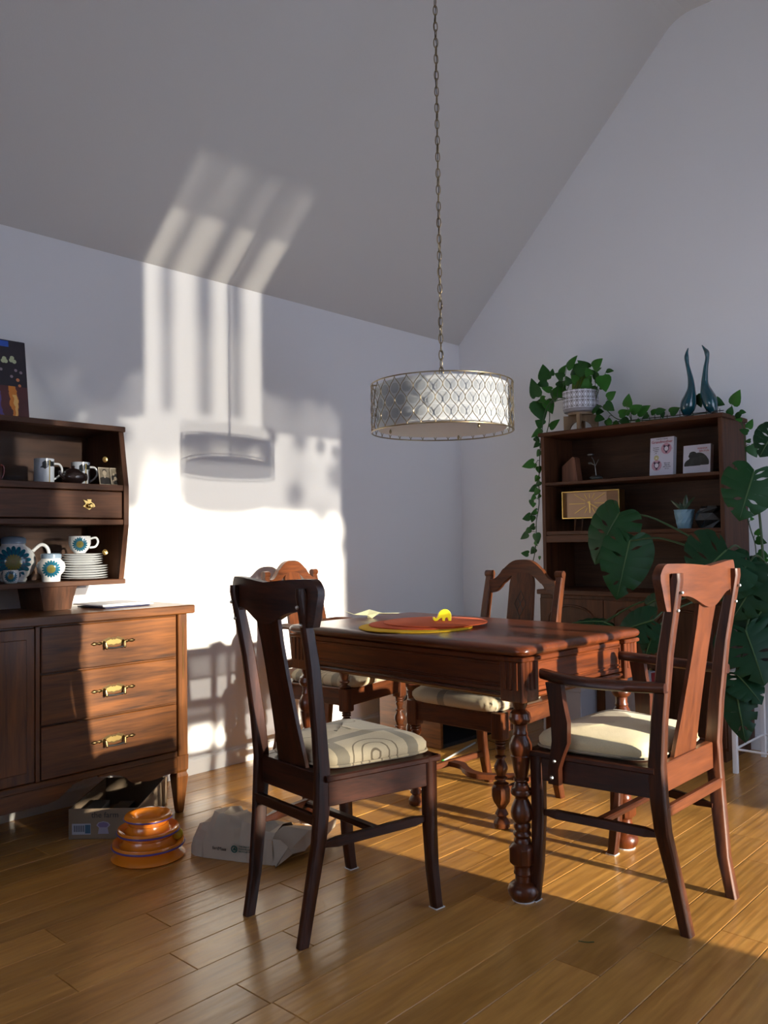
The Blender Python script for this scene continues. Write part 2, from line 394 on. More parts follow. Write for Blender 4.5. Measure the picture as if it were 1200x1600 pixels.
wallbox('wall_side', [(XS-0.1, XS, YB-0.1, 0.3, -0.08, 4.1), (XS-0.1, XS, 2.9, YW+0.1, -0.08, 4.1), (XS-0.1, XS, 0.3, 2.9, -0.08, 0.85), (XS-0.1, XS, 0.3, 2.9, 2.25, 4.1)], M_wall)
OPEN = [(1.77, 2.35, 0.70, 2.02), (2.37, 3.10, 0.05, 2.95), (3.12, 3.67, 0.05, 2.02)]
y0, y1 = YB-0.1, YB
bx = [(XS, 1.77, y0, y1, -0.08, 4.1), (1.77, 2.35, y0, y1, -0.08, 0.70), (1.77, 2.35, y0, y1, 2.02, 4.1), (2.35, 2.37, y0, y1, -0.08, 0.70), (2.35, 2.37, y0, y1, 2.02, 4.1),
      (2.37, 3.10, y0, y1, -0.08, 0.05), (2.37, 3.10, y0, y1, 2.95, 4.1), (3.10, 3.12, y0, y1, 2.02, 4.1), (3.10, 3.12, y0, y1, -0.08, 0.05), (3.12, 3.67, y0, y1, -0.08, 0.05), (3.12, 3.67, y0, y1, 2.02, 4.1), (3.67, XW, y0, y1, -0.08, 4.1)]
wallbox('wall_back', bx, M_wall)
for i, (a, b, c, d) in enumerate(OPEN):
    r = struct('window_%d' % (i+1), ((a+b)/2, YB-0.05, c)); hw, hh = (b-a)/2, d-c; f = 0.018
    m = MB(); m.box(-hw, hw, -.03, .03, 0, f); m.box(-hw, hw, -.03, .03, hh-f, hh); 
    if i == 0: m.box(-hw, -hw+f, -.03, .03, f, hh-f)           # the three panes meet without posts up to the low head
    elif i == 1: m.box(-hw, -hw+f, -.03, .03, 1.97, hh-f); m.box(hw-f, hw, -.03, .03, 1.97, hh-f); m.box(-hw, -hw+f, -.03, .03, f, .65)
    else: m.box(hw-f, hw, -.03, .03, f, hh-f)
    m.build('frame', M_trim, r); MB().box(-hw+f, hw-f, -.004, .004, f, hh-f).build('pane', M_glass, r)
r = struct('window_4', (XS-0.05, 1.6, 0.85)); m = MB()
m.box(-.03, .03, -1.3, 1.3, 0, .05); m.box(-.03, .03, -1.3, 1.3, 1.35, 1.4); m.box(-.03, .03, -1.3, -1.25, .05, 1.35); m.box(-.03, .03, 1.25, 1.3, .05, 1.35); m.box(-.03, .03, -.025, .025, .05, 1.35)
m.build('frame', M_trim, r); MB().box(-.004, .004, -1.25, 1.25, .05, 1.35).build('pane', M_glass, r)
def bboard(name, pts):
    prof = [(0, 0), (0.014, 0), (0.014, 0.062), (0.011, 0.070), (0.006, 0.073), (0.004, 0.082), (0, 0.082)]
    (ax, ay), (bx_, by), nx, ny = pts
    rings = [[(px+nx*d, py+ny*d, z) for d, z in prof] for px, py in ((ax, ay), (bx_, by))]
    return tag(MB().loft(rings).build(name, M_trim), kind='structure')
bboard('baseboard_left', ((XS, YW), (XW, YW), 0, -1))
bboard('baseboard_right', ((XW, YW-0.015), (XW, YB), -1, 0))
# outside: level snow, with unseen clumps and slats added to comb the sunlight
tag(MB().box(-60, 60, -90, YB-0.12, -0.5, -0.35).build('ground', M_snow), kind='structure')
rt_ = struct('terrain_canopy_blocker'); m = MB(); rnd = random.Random(3)  # unseen canopy added to keep the high sun off the upper wall
for i in range(120):
    x = rnd.uniform(1.2, 5.9); z = 4.50+rnd.uniform(-.06, .1)+0.08*math.sin(x*5.1)+0.06*math.sin(x*11.3)
    m.sphere((x, -10.4+rnd.uniform(-.3, .3), z), rnd.uniform(.22, .36), 8, 6)
for i in range(110):
    m.sphere((rnd.uniform(1.0, 6.0), -10.6+rnd.uniform(-.4, .4), rnd.uniform(4.75, 6.2)), rnd.uniform(.35, .6), 8, 6)
m.build('sun_blocker_clumps', M_blocker, rt_)['kind'] = 'stuff'
MB().tube([(6.0, -10.6, -0.4), (5.9, -10.6, 2.0), (5.6, -10.6, 4.6)], .16, 10).build('blocker_trunk', M_blocker_wood, rt_)
hg = struct('terrain_clump_blocker'); m = MB()      # unseen clumps added to dapple the sun through the side panes
for i in range(9): m.sphere((1.84+.062*i+rnd.uniform(-.02, .02), -1.3+rnd.uniform(-.1, .1), 2.03+.05*math.sin(i*2.1)), rnd.uniform(.045, .075), 7, 5)
for i in range(12): m.sphere((rnd.uniform(3.18, 3.9), -1.3+rnd.uniform(-.1, .1), rnd.uniform(2.0, 2.25)), rnd.uniform(.03, .06), 7, 5)
for xa, xb, za, zb_, nn in ((2.10, 2.74, 1.0, 3.4, 42), (3.66, 4.2, .9, 3.4, 13)):
    for i in range(nn): m.sphere((rnd.uniform(xa, xb), -6+rnd.uniform(-.3, .3), rnd.uniform(za, zb_)), rnd.uniform(.05, .105), 7, 5)
m.build('sun_blocker_clumps', M_blocker, hg)['kind'] = 'stuff'
pg = struct('slat_blocker_1')  # unseen hanging slats added to stripe the sun on the upper wall
MB().box(1.9, 4.9, -5.05, -4.95, 3.52, 3.62).build('beam', M_blocker_wood, pg)
for x in (1.95, 4.8): MB().box(x-.05, x+.05, -5.05, -4.95, -.4, 3.52).build('post', M_blocker_wood, pg)
for x, wd in ((2.868, .055), (3.083, .085), (3.273, .085)): MB().box(x-wd/2, x+wd/2, -5.02, -4.98, 2.42, 3.52).build('slat', M_blocker_wood, pg)

# ------------------------------------------------------------------ dining table
TZ = 0.778
tab = thing('dining_table', 'dark red wooden dining table with turned baluster legs and moulded apron', 'table', (2.12, 1.40, 0), R(-2.9))
TWd, TL = 0.724, 1.153
m = MB()
# moulded top: rounded-corner outline stacked in a thumb-nail profile
def rrect(x0, x1, y0, y1, r, z, k=5):
    o = []
    for cx, cy, a in ((x1-r, y0+r, -90), (x1-r, y1-r, 0), (x0+r, y1-r, 90), (x0+r, y0+r, 180)):
        for i in range(k+1): o.append((cx+r*math.cos(R(a+90*i/k)), cy+r*math.sin(R(a+90*i/k)), z))
    return o
prof = [(0.036, TZ-.040), (0.030, TZ-.034), (0.012, TZ-.032), (0.003, TZ-.026), (0.0, TZ-.018), (0.002, TZ-.010), (0.008, TZ-.004), (0.018, TZ-.001), (0.03, TZ)]
rings = [rrect(d, TWd-d, d, TL-d, 0.035, z) for d, z in prof]
m.loft(rings); m.build('tabletop', M_tab['y'], tab, smooth=40)
zt, zb = TZ-.036, 0.609
for nm, a in (('apron', ('x', .045)), ('apron', ('x', TWd-.045)), ('apron', ('y', .045)), ('apron', ('y', TL-.045))):
    ax, c = a; L0, L1 = .085, (TL if ax == 'x' else TWd)-.085
    out = -1 if c < .2 else 1
    m = MB()
    def sl(d0, d1, z0, z1, ch=.002):
        p, q = sorted((c+out*d0, c+out*d1))
        if ax == 'x': m.cbox(p, q, L0, L1, z0, z1, ch)
        else: m.cbox(L0, L1, p, q, z0, z1, ch)
    sl(-.014, .006, zb+.018, zt); sl(.004, .013, zt-.020, zt-.004); sl(.004, .010, zt-.030, zt-.022); sl(.004, .011, zb+.040, zb+.046); sl(.004, .014, zb+.020, zb+.034); sl(-.014, .018, zb+.004, zb+.016, .004); sl(-.012, .012, zb, zb+.004)
    m.build('apron', M_tab['y' if ax == 'x' else 'x'], tab)
lp = [(45, 390), (40, 430), (33, 447), (42, 458), (55, 470), (58, 485), (62, 498), (62, 506), (54, 524), (50, 530), (38, 537), (37, 574), (42, 584), (42, 591), (39, 597), (52, 622), (62, 648), (63, 668), (60, 692), (51, 712), (55, 718), (52, 742), (43, 802), (34, 843), (42, 850), (43, 861), (34, 870), (38, 885), (46, 902), (57, 910), (61, 922), (60, 936), (50, 946), (38, 955), (36, 965), (45, 985), (57, 1015), (62, 1042), (60, 1070), (50, 1090), (41, 1102), (47, 1114), (48, 1130), (40, 1148), (49, 1160), (50, 1172), (40, 1188), (47, 1200), (48, 1215)]
lp2 = [(50, 1348), (48, 1372), (52, 1382), (52, 1392), (44, 1402), (44, 1438), (62, 1446), (78, 1462), (86, 1485), (84, 1505), (72, 1528), (56, 1545)]
zz = lambda y: 0.609*(1545-y)/(1545-390)
rr = lambda r: r*0.000555
legm = MB(); legm.lathe([(rr(r), zz(y)) for r, y in lp], 28)
legm.lathe([(rr(r), zz(y)) for r, y in lp2], 28)
rings = []
for r, y, ch in ((46, 1213, .55), (62, 1232, .5), (68, 1246, .35), (68, 1325, .35), (62, 1338, .5), (48, 1350, .55)):
    a = rr(r)*0.92; k = a*ch; z = zz(y)
    rings.append([(-a+k, -a, z), (a-k, -a, z), (a, -a+k, z), (a, a-k, z), (a-k, a, z), (-a+k, a, z), (-a, a-k, z), (-a, -a+k, z)])
legm.loft(rings)
leg0 = legm.build('leg', M_tab['z'], tab, smooth=35)
bl = MB(); bl.cbox(-.043, .043, -.043, .043, .604, zt, .003)
for s in (-.022, 0, .022):
    for k in (-1, 1):
        bl.cbox(s-.006, s+.006, k*.043-.004, k*.043+.004, .640, .728, .003); bl.cbox(k*.043-.004, k*.043+.004, s-.006, s+.006, .640, .728, .003)
bl.cbox(-.05, .05, -.05, .05, .728, zt, .003)
blo = bl.build('corner_block', M_tab['z'], leg0)
MB().lathe([(.036, 0), (.036, .003)], 16).build('floor_pad', M_trim, leg0)
poss = [(.06, .06), (TWd-.06, .06), (.06, TL-.06), (TWd-.06, TL-.06)]
for i, (x, y) in enumerate(poss):
    o = leg0 if i == 0 else copy_tree(leg0, tab); o.location = (x, y, 0)

# ------------------------------------------------------------------ cushions
def cushion_mesh(w0, w1, y0, y1, z0, h, crown=.012, ruffle=0.0, tuft=True):
    m = MB(); n = 64; rings = []
    def ring(d, z, ruf=0):
        o = []
        for j in range(n):
            a = 2*PI*j/n; ca, sa = math.cos(a), math.sin(a); e = 0.30
            sx = math.copysign(abs(ca)**e, ca); sy = math.copysign(abs(sa)**e, sa)
            v = (sy+1)/2; hw = (w0+(w1-w0)*v)/2
            rf = 1+ruf*math.sin(a*34)
            o.append((sx*(hw-d)*rf, (y0+y1)/2+sy*((y1-y0)/2-d)*rf, z+ruf*.25*math.sin(a*17)))
        return o
    for d, t, rf in ((.020, 0, 0), (.006, .12, .4), (0, .36, 1), (0, .60, 1), (.008, .80, .6), (.022, .95, .3), (.05, 1.03, 0), (.09, 1.03+crown*.3/h, 0), (.14, 1.03+crown*.6/h, 0), (.185, 1.03+crown*.8/h, 0)):
        rings.append(ring(d, z0+h*t, ruffle*rf))
    m.loft(rings)
    return m, ring
# ------------------------------------------------------------------ chair with vase splat (two of them, one with arms)
def splat_chair(name, label, loc, ang, k=1.0, arms=False, cat='chair', rise=0.0):
    t = thing(name, label, cat, (*loc, 0), R(ang-90)); MW = M_worn_sunlit if arms else M_red
    fr, ff = .137*k, .205*k        # half widths of feet
    sr, tp = .155*k**1.35, .172*k**1.1
    for s in (-1, 1):
        m = MB(); pts = []
        for x, y, z, wy in ((fr, -.012, 0, .036), (fr+.002, .012, .12, .040), (sr-.003, .036, .28, .047), (sr, .045, .38, .052), (sr, .047, .46, .050), (sr+.003, .036, .58, .046), (tp-.006, .012, .76, .042), (tp-.002, -.012, .88, .038), (tp, -.028, .955, .033), (tp, -.032, .975, .022)):
            pts.append((s*x, y, z+max(0, (z-.46)/.54)*rise, .027*k**1.4, wy*.90))
        m.posts(pts, .005)
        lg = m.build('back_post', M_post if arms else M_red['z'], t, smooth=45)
        for z in (.925, .875): MB().sphere((s*tp, -.050+(.955-z)*.25, z+rise*.85), .0055, 8, 6).build('bolt', M_steel, lg)
        m = MB(); m.posts([(s*ff, .432, 0, .030, .032), (s*ff, .428, .02, .030, .032), (s*ff, .415, .12, .031, .034), (s*ff, .408, .26, .034, .038), (s*ff, .408, .455, .036, .040)], .004)
        m.build('leg', M_red['z'], t, smooth=45)
        MB().box(s*ff-.017, s*ff+.017, .414, .450, 0, .003).build('floor_pad', M_trim, t)
        # side rail with moulded lip, and side stretcher with whittled ends
        m = MB(); m.bar((s*(sr+.004), .06, .405), (s*(ff+.002), .41, .405), .022, .07, c=.002); m.bar((s*(sr+.006), .05, .447), (s*(ff+.006), .435, .447), .034, .018, c=.004)
        m.build('seat_rail', M_red['y'], t)
        m = MB(); p0, p1 = Vector((s*(fr+.010), .045, .262)), Vector((s*(ff-.002), .405, .272))
        for a, b_, w0, w1 in ((0, .08, .014, .020), (.08, .14, .020, .026), (.14, .86, .026, .026), (.86, .92, .026, .020), (.92, 1, .020, .013)):
            m.bar(p0.lerp(p1, a), p0.lerp(p1, b_), w0*.75, w0, c=.002, w2=w1*.75, h2=w1)
        m.build('stretcher', M_red['y'], t)
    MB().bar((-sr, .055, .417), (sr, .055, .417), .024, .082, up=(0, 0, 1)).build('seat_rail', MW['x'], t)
    m = MB(); m.bar((-ff, .41, .405), (ff, .41, .405), .022, .07); m.bar((-ff-.012, .43, .447), (ff+.012, .43, .447), .034, .018, c=.004); m.build('seat_rail', M_red['x'], t)
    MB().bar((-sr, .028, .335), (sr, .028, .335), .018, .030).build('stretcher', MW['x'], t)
    MB().bar((-(fr+ff)/2+.005, .23, .268), ((fr+ff)/2-.005, .23, .268), .028, .018, c=.004).build('stretcher', M_red['x'], t)
    m = MB(); rings = []
    for z in (.440, .455): rings.append([(-sr-.006, .05, z), (sr+.006, .05, z), (ff+.004, .425, z), (-ff-.004, .425, z)])
    m.loft(rings).build('seat', M_red['y'], t)
    # crest: bent board with drooping ears, drawn as one shaped slab
    W = .222*k
    def crest(u):
        x = -1+2*u; a = abs(x)
        zt = 1.0-.012*math.cos(x*PI*.5)+.006*math.sin(a*PI)
        if a > .88: zt -= .030*((a-.88)/.12)**2.2
        if a < .60: zb = .868+.040*(1-math.cos(PI*a/.60))*.5
        elif a < .70: zb = .908+.004*((a-.60)/.10)
        elif a < .74: zb = .912-.046*((a-.70)/.04)
        elif a < .93: zb = .866+.004*((a-.74)/.19)
        else: zb = .870+.085*((a-.93)/.07)**.8
        return (x*W, zb+rise, zt+rise)
    cy = lambda u: -.045-.030*(1-(2*u-1)**2)+.040
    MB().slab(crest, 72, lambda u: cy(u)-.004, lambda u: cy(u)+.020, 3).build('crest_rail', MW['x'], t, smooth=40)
    m = MB(); rings = []
    for z, w_ in ((.458, .070), (.50, .067), (.58, .060), (.66, .055), (.74, .052), (.82, .052), (.87, .056), (.885, .058)):
        y = .058+(z-.458)/(.885-.458)*(-.082); z += rise*(z-.458)/.43; a = w_*math.sqrt(k)
        rings.append([(-a, y-.005, z), (a, y-.005, z), (a, y+.007, z), (-a, y+.007, z)])
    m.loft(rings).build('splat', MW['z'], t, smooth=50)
    cm, ring = cushion_mesh(2*sr-.012, 2*ff+.006, .072, .436, .456, .058, .018)
    c = cm.build('cushion', M_cush3 if arms else M_cush, t, smooth=60)
    MB().tube(ring(-.001, .468), .0035, 6, closed=True).build('piping', M_cush2, c, smooth=60)
    if arms:
        for s in (-1, 1):
            ax = ff+.006
            pts = crm([(s*(sr+.022), .005, .684), (s*(sr+.045), .10, .682), (s*(ax+.012), .22, .682), (s*(ax+.014), .31, .686), (s*(ax-.002), .388, .692)], 6)
            m = MB(); rings = []
            for i, p in enumerate(pts):
                f = i/(len(pts)-1); w_ = .017+.008*math.sin(PI*min(1, f*1.1)); 
                if f > .96: w_ = .013
                rings.append([(p.x+dx*w_, p.y, p.z+dz*.014) for dx, dz in ((-1, -.6), (-.7, -1), (.7, -1), (1, -.6), (1, .5), (.7, 1), (-.7, 1), (-1, .5))])
            m.loft(rings).build('arm', M_red['y'], t, smooth=50)
            m = MB(); rings = []
            for y, z, wd in ((.335, .372, .036), (.335, .42, .036), (.325, .455, .040), (.312, .50, .052), (.312, .56, .056), (.322, .62, .050), (.330, .672, .052)):
                x = s*(ax+.016); rings.append([(x-.011, y-wd/2, z), (x+.011, y-wd/2, z), (x+.011, y+wd/2, z), (x-.011, y+wd/2, z)])
            ap = m.loft(rings).build('arm_support', M_red['z'], t, smooth=50)
            MB().sphere((s*(ax+.028), .330, .442), .0055, 8, 6).build('bolt', M_steel, ap); MB().sphere((s*(ax+.028), .340, .392), .0065, 8, 6).build('bolt', M_steel, ap)
    return t
splat_chair('dining_chair', 'dark wooden chair seen from behind, vase splat, patterned cushion, beside the table\'s long side', (1.562, 1.876), -6.4)
splat_chair('dining_armchair', 'wooden armchair with sunlit orange back and plain beige cushion at the table end', (2.446, .998), 89.5, 1.2, True, rise=.027)

# ------------------------------------------------------------------ carved chairs with arched crest and turned legs
def turned(m, x, y, z0, z1, r, n=20):
    q = [(1.0, 0), (1.15, .03), (.62, .07), (.62, .10), (.95, .13), (.95, .16), (.60, .19), (.72, .24), (1.0, .34), (1.02, .40), (.85, .47), (.55, .55), (.52, .58), (.86, .60), (.86, .63), (.50, .66), (.62, .74), (.80, .80), (.62, .84), (.50, .86), (.80, .88), (.80, .905), (.55, .92), (.80, .94), (.80, .965), (.6, .98), (.85, 1)]
    m.lathe([(r*a, z0+(z1-z0)*b) for a, b in q], n, (x, y))
def carved_chair(name, label, loc, ang, arms=False, diamond=True, cat='chair'):
    t = thing(name, label, cat, (*loc, 0), R(ang-90))
    rw, fw_ = .185, .215
    for s in (-1, 1):
        m = MB(); m.posts([(s*rw, -.055, 0, .032, .034), (s*rw, -.040, .05, .034, .036), (s*rw, -.012, .16, .036, .038), (s*rw, 0, .28, .038, .040), (s*rw, 0, .46, .038, .040), (s*rw, -.022, .62, .036, .038), (s*rw, -.060, .80, .034, .036), (s*rw, -.096, .935, .034, .032)], .004)
        m.tube([(s*rw-.019, -.092, .945), (s*rw+.019, -.092, .945)], .016, 14)
        p = m.build('back_post', M_oak['z'], t, smooth=40)
        g = MB()
        for dx in (-.010, 0, .010): g.bar((s*rw+dx, .020, .47), (s*rw+dx, -.078, .92), .005, .006, up=(0, 1, 0), c=.001)
        g.build('reeding', M_oak['z'], p)
        m = MB(); m.cbox(s*fw_-.026, s*fw_+.026, .394, .446, .335, .440, .004)
        turned(m, s*fw_, .42, .165, .335, .026)
        rings = []
        for r, z, ch in ((.020, .088, .5), (.028, .100, .5), (.031, .120, .35), (.031, .150, .35), (.026, .163, .5), (.018, .170, .5)):
            k = r*ch; rings.append([(s*fw_+i, .42+j, z) for i, j in ((-r+k, -r), (r-k, -r), (r, -r+k), (r, r-k), (r-k, r), (-r+k, r), (-r, r-k), (-r, -r+k))])
        m.loft(rings); m.lathe([(.020, 0), (.030, .006), (.032, .022), (.024, .036), (.016, .044), (.026, .054), (.020, .066), (.015, .076), (.022, .088)], 16, (s*fw_, .42))
        m.build('leg', M_oak['z'], t, smooth=35)
        MB().bar((s*rw, .01, .395), (s*fw_, .41, .395), .024, .072).build('seat_rail', M_oak['y'], t)
        MB().bar((s*rw, -.01, .135), (s*fw_, .42, .135), .020, .026).build('stretcher', M_oak['y'], t)
    MB().bar((-rw, 0, .395), (rw, 0, .395), .024, .072).build('seat_rail', M_oak['x'], t)
    MB().bar((-fw_, .425, .395), (fw_, .425, .395), .026, .072).build('seat_rail', M_oak['x'], t)
    MB().cbox(-fw_-.01, fw_+.01, .02, .44, .428, .440, .004).build('seat', M_oak['y'], t)
    m = MB(); pts = crm([(-.20, .21, .135), (-.13, .215, .135), (-.08, .255, .135), (-.03, .285, .135), (0, .29, .135), (.03, .285, .135), (.08, .255, .135), (.13, .215, .135), (.20, .21, .135)], 4); rings = []
    for p in pts: rings.append([(p.x, p.y-.020, p.z-.010), (p.x, p.y+.020, p.z-.010), (p.x, p.y+.020, p.z+.010), (p.x, p.y-.020, p.z+.010)])
    m.loft(rings).build('curved_stretcher', M_oak['x'], t, smooth=50)
    W = rw-.012
    def crest(u):
        x = -1+2*u; a = abs(x)
        K = ((0, .095), (.10, .0945), (.20, .0925), (.30, .087), (.40, .077), (.50, .063), (.60, .047), (.68, .032), (.76, .018), (.84, .008), (.92, .003), (1.01, .004)); zt = .915
        for (p, zp), (q, zq) in zip(K[:-1], K[1:]):
            if p <= a < q: f = (a-p)/(q-p); zt += zp+(zq-zp)*f
        if .58 < a < .63: zt += .003
        return (x*W, zt-.058-.006*math.sin(a*PI), zt)
    cy = lambda u: -.080-.012*(1-(2*u-1)**2)
    MB().slab(crest, 48, lambda u: cy(u)-.012, lambda u: cy(u)+.012, 3).build('crest_rail', M_oak['x'], t, smooth=40)
    MB().bar((-W, -.012, .505), (W, -.012, .505), .020, .042, up=(0, 0, 1)).build('back_rail', M_oak['x'], t)
    def yz(z): return -.016-(z-.50)*.155
    m = MB(); rings = []
    for z, a in ((.515, .074), (.60, .071), (.72, .068), (.84, .065), (.90, .064), (.925, .060), (.942, .050), (.955, .034), (.962, .012)):
        rings.append([(-a, yz(z)-.007, z), (a, yz(z)-.007, z), (a, yz(z)+.006, z), (-a, yz(z)+.006, z)])
    sp_ = m.loft(rings).build('splat', M_oak['z'], t, smooth=30)
    if diamond:
        m = MB()
        def ln(x0, z0, x1, z1): m.bar((x0, yz(z0)+.0065, z0), (x1, yz(z1)+.0065, z1), .0022, .0022, up=(0, 1, 0), c=.0004)
        for a, b in (((0, .872), (.030, .815)), ((.030, .815), (0, .757)), ((0, .757), (-.030, .815)), ((-.030, .815), (0, .872)), ((-.015, .843), (.015, .786)), ((.015, .843), (-.015, .786)), ((0, .757), (-.02, .72)), ((0, .757), (.02, .72)), ((-.02, .72), (0, .68)), ((.02, .72), (0, .68))): ln(*a, *b)
        m.build('carved_diamond', M_black, sp_)
    cm, ring = cushion_mesh(.395, .46, .045, .462, .436, .060, .012, .011)
    c = cm.build('cushion', M_cush2, t, smooth=60)
    if arms:
        for s in (-1, 1):
            m = MB(); turned(m, s*(fw_+.004), .415, .440, .640, .024); m.build('arm_post', M_oak['z'], t, smooth=35)
            pts = crm([(s*rw, -.02, .690), (s*(rw+.015), .06, .700), (s*(fw_+.008), .16, .690), (s*(fw_+.012), .28, .662), (s*(fw_+.010), .38, .650), (s*(fw_+.006), .455, .655)], 6)
            m = MB(); rings = []
            for i, p in enumerate(pts):
                f = i/(len(pts)-1); w_ = .016+.012*f if f < .93 else .024
                rings.append([(p.x+dx*w_, p.y, p.z+dz*.013) for dx, dz in ((-1, -.5), (-.6, -1), (.6, -1), (1, -.5), (1, .5), (.6, 1), (-.6, 1), (-1, .5))])
            m.loft(rings).build('arm', M_oak['y'], t, smooth=50)
    return t
carved_chair('dining_armchair', 'carved armchair with sunlit orange arched crest pulled out beside the left wall', (2.823, 3.158), -90+8, True, False)
carved_chair('dining_chair', 'carved dark chair with arched crest and diamond splat facing the table, before the bookcase', (3.085, 2.085), 180)

# ------------------------------------------------------------------ sideboard by the left wall
sb = thing('sideboard', 'walnut sideboard with three brass-handled drawers on tapered legs', 'sideboard', (1.20, 2.96, 0))
SX0, SX1 = -1.05, .79           # case ends, local x (right end = 1.99)
DEP = .445
m = MB(); m.cbox(SX0-.03, SX1+.03, -.022, DEP+.005, .815, .850, .004); m.build('top', M_wal['x'], sb)
m = MB(); m.box(SX0, SX1, .012, DEP, .235, .815); m.build('case', M_wal['x'], sb)
for x in (SX0+.02, SX1-.02):
    m = MB(); m.cbox(x-.022, x+.022, -.004, .04, .235, .815, .003)
    p = m.build('corner_post', M_wal['z'], sb)
    MB().cbox(x-.0012, x+.0012, -.0055, -.003, .55, .78, .0005).build('inlay_line', M_brass, p)
def taper_leg(x, y):
    m = MB(); m.posts([(x, y, 0, .026, .026), (x, y, .01, .030, .030), (x, y, .150, .056, .056), (x, y, .158, .050, .050), (x, y, .166, .046, .046), (x, y, .176, .056, .056), (x, y, .235, .058, .058)], .003)
    m.build('leg', M_wal['z'], sb)
for x in (SX0+.02, SX1-.02):
    for y in (.03, DEP-.03): taper_leg(x, y)
MB().cbox(SX0+.02, SX1-.045, .0, .022, .232, .258, .003).build('base_rail', M_wal['x'], sb)
ap = [(.742, .232), (.742, .168)]+[(.742-.19*i/8, .168+.004*math.sin(i)) for i in range(1, 8)]+[(.55, .170), (.53, .182), (.515, .198), (.49, .212), (.45, .222), (.40, .226), (.40, .232)]
MB().prism(ap, .002, .018).build('apron', M_wal['x'], sb)
ap = [(.34, .232), (.30, .222), (.27, .200), (.24, .180), (.20, .172), (-.85, .172), (-.85, .232)]
MB().prism(ap, .002, .018).build('apron', M_wal['x'], sb)
MB().cbox(.155, .172, -.002, .02, .258, .812, .002).build('stile', M_wal['z'], sb)
M_duller = plain('worn_brass', (0.42, 0.30, 0.11), 0.42, 1.0, bump=.1)
def pull(parent, x, z):
    m = MB()
    plate = [(-.050, .004), (-.042, .012), (-.030, .016), (-.018, .021), (-.008, .015), (0, .019), (.008, .015), (.018, .021), (.030, .016), (.042, .012), (.050, .004), (.046, -.006), (.030, -.012), (.016, -.010), (0, -.016), (-.016, -.010), (-.030, -.012), (-.046, -.006)]
    m.prism([(x+a, z+b) for a, b in plate], -.007, -.003)
    for s in (-1, 1):
        m.lathe([(.004, 0), (.007, .01), (.004, .016), (.006, .024), (.0075, .034), (.002, .044)], 8, T=Matrix.Translation((x+s*.048, -.006, z))@Matrix.Rotation(s*PI/2, 4, 'Y'))
        m.tube([(x+s*.040, -.006, z+.004), (x+s*.040, -.022, z), (x+s*.038, -.024, z-.016)], .0045, 8)
        m.sphere((x+s*.038, -.024, z-.018), .006, 8, 6)
    h = m.build('handle', M_oldbrass, parent, smooth=40)
    MB().tube([(x-.038, -.024, z-.017), (x, -.026, z-.020), (x+.038, -.024, z-.017)], .0035, 8).build('bail', M_black, h, smooth=60)
    MB().prism([(x+a*.66, z+b*.60) for a, b in plate], -.0085, -.006).build('bright_plate', M_duller, h)
for z0, z1 in ((.642, .808), (.456, .636), (.262, .450)):
    d = MB().cbox(.176, .738, -.006, .016, z0, z1, .003).build('drawer', M_wal['x'], sb)
    pull(d, .457, (z0+z1)/2+.004)
for a, b in ((-.22, .152), (-.60, -.226), (-.985, -.606)):
    d = MB().cbox(a, b, -.004, .016, .262, .808, .003).build('door', M_wal['z'], sb)
    m = MB(); m.cbox(a+.03, b-.03, -.007, -.003, .30, .77, .002); m.build('door_panel', M_wal['z'], d)

# ------------------------------------------------------------------ glazed hutch standing on the sideboard
hu = thing('hutch', 'teak wall hutch with slanted glass fronts and one narrow drawer, on the sideboard', 'hutch', (.60, 3.10, 0))
HX1 = 1.21; HB = .318
side = [(.042, .962), (.0, 1.184), (.0, 1.345), (.040, 1.572)]
for x in (0, HX1-.022):
    m = MB(); rings = []
    for y, z in side: rings.append([(x, y, z), (x+.022, y, z), (x+.022, HB, z), (x, HB, z)])
    m.loft(rings).build('side_panel', M_teak['z'], hu)
MB().cbox(-.004, HX1+.004, .030, HB, 1.570, 1.592, .002).build('top_board', M_teak['x'], hu)
MB().cbox(.022, HX1-.022, .004, HB, 1.322, 1.347, .002).build('shelf', M_teak['x'], hu)
MB().cbox(.022, HX1-.022, .004, HB, 1.184, 1.206, .002).build('shelf', M_teak['x'], hu)
MB().cbox(-.004, HX1+.004, .034, HB, .942, .962, .002).build('base_board', M_teak['x'], hu)
MB().box(.022, HX1-.022, HB-.008, HB, .962, 1.570).build('back_panel', M_pine['x'], hu)
dr = MB().cbox(.026, HX1-.026, .006, .024, 1.210, 1.319, .003).build('drawer', M_teak['x'], hu)
m = MB(); hx, hz = 1.036, 1.262
m.prism([(hx-.024, hz+.020), (hx-.006, hz+.014), (hx-.008, hz+.022), (hx+.010, hz+.022), (hx+.008, hz+.013), (hx+.022, hz+.004), (hx+.026, hz-.006), (hx+.012, hz-.012), (hx, hz-.020), (hx-.014, hz-.012), (hx-.026, hz-.006), (hx-.014, hz+.004)], 0.0, .007)
m.lathe([(.005, 0), (.005, .012), (.011, .018), (.006, .024)], 12, T=Matrix.Translation((hx, .004, hz-.004))@Matrix.Rotation(PI/2, 4, 'X'))
m.build('drawer_pull', M_brass, dr, smooth=40)
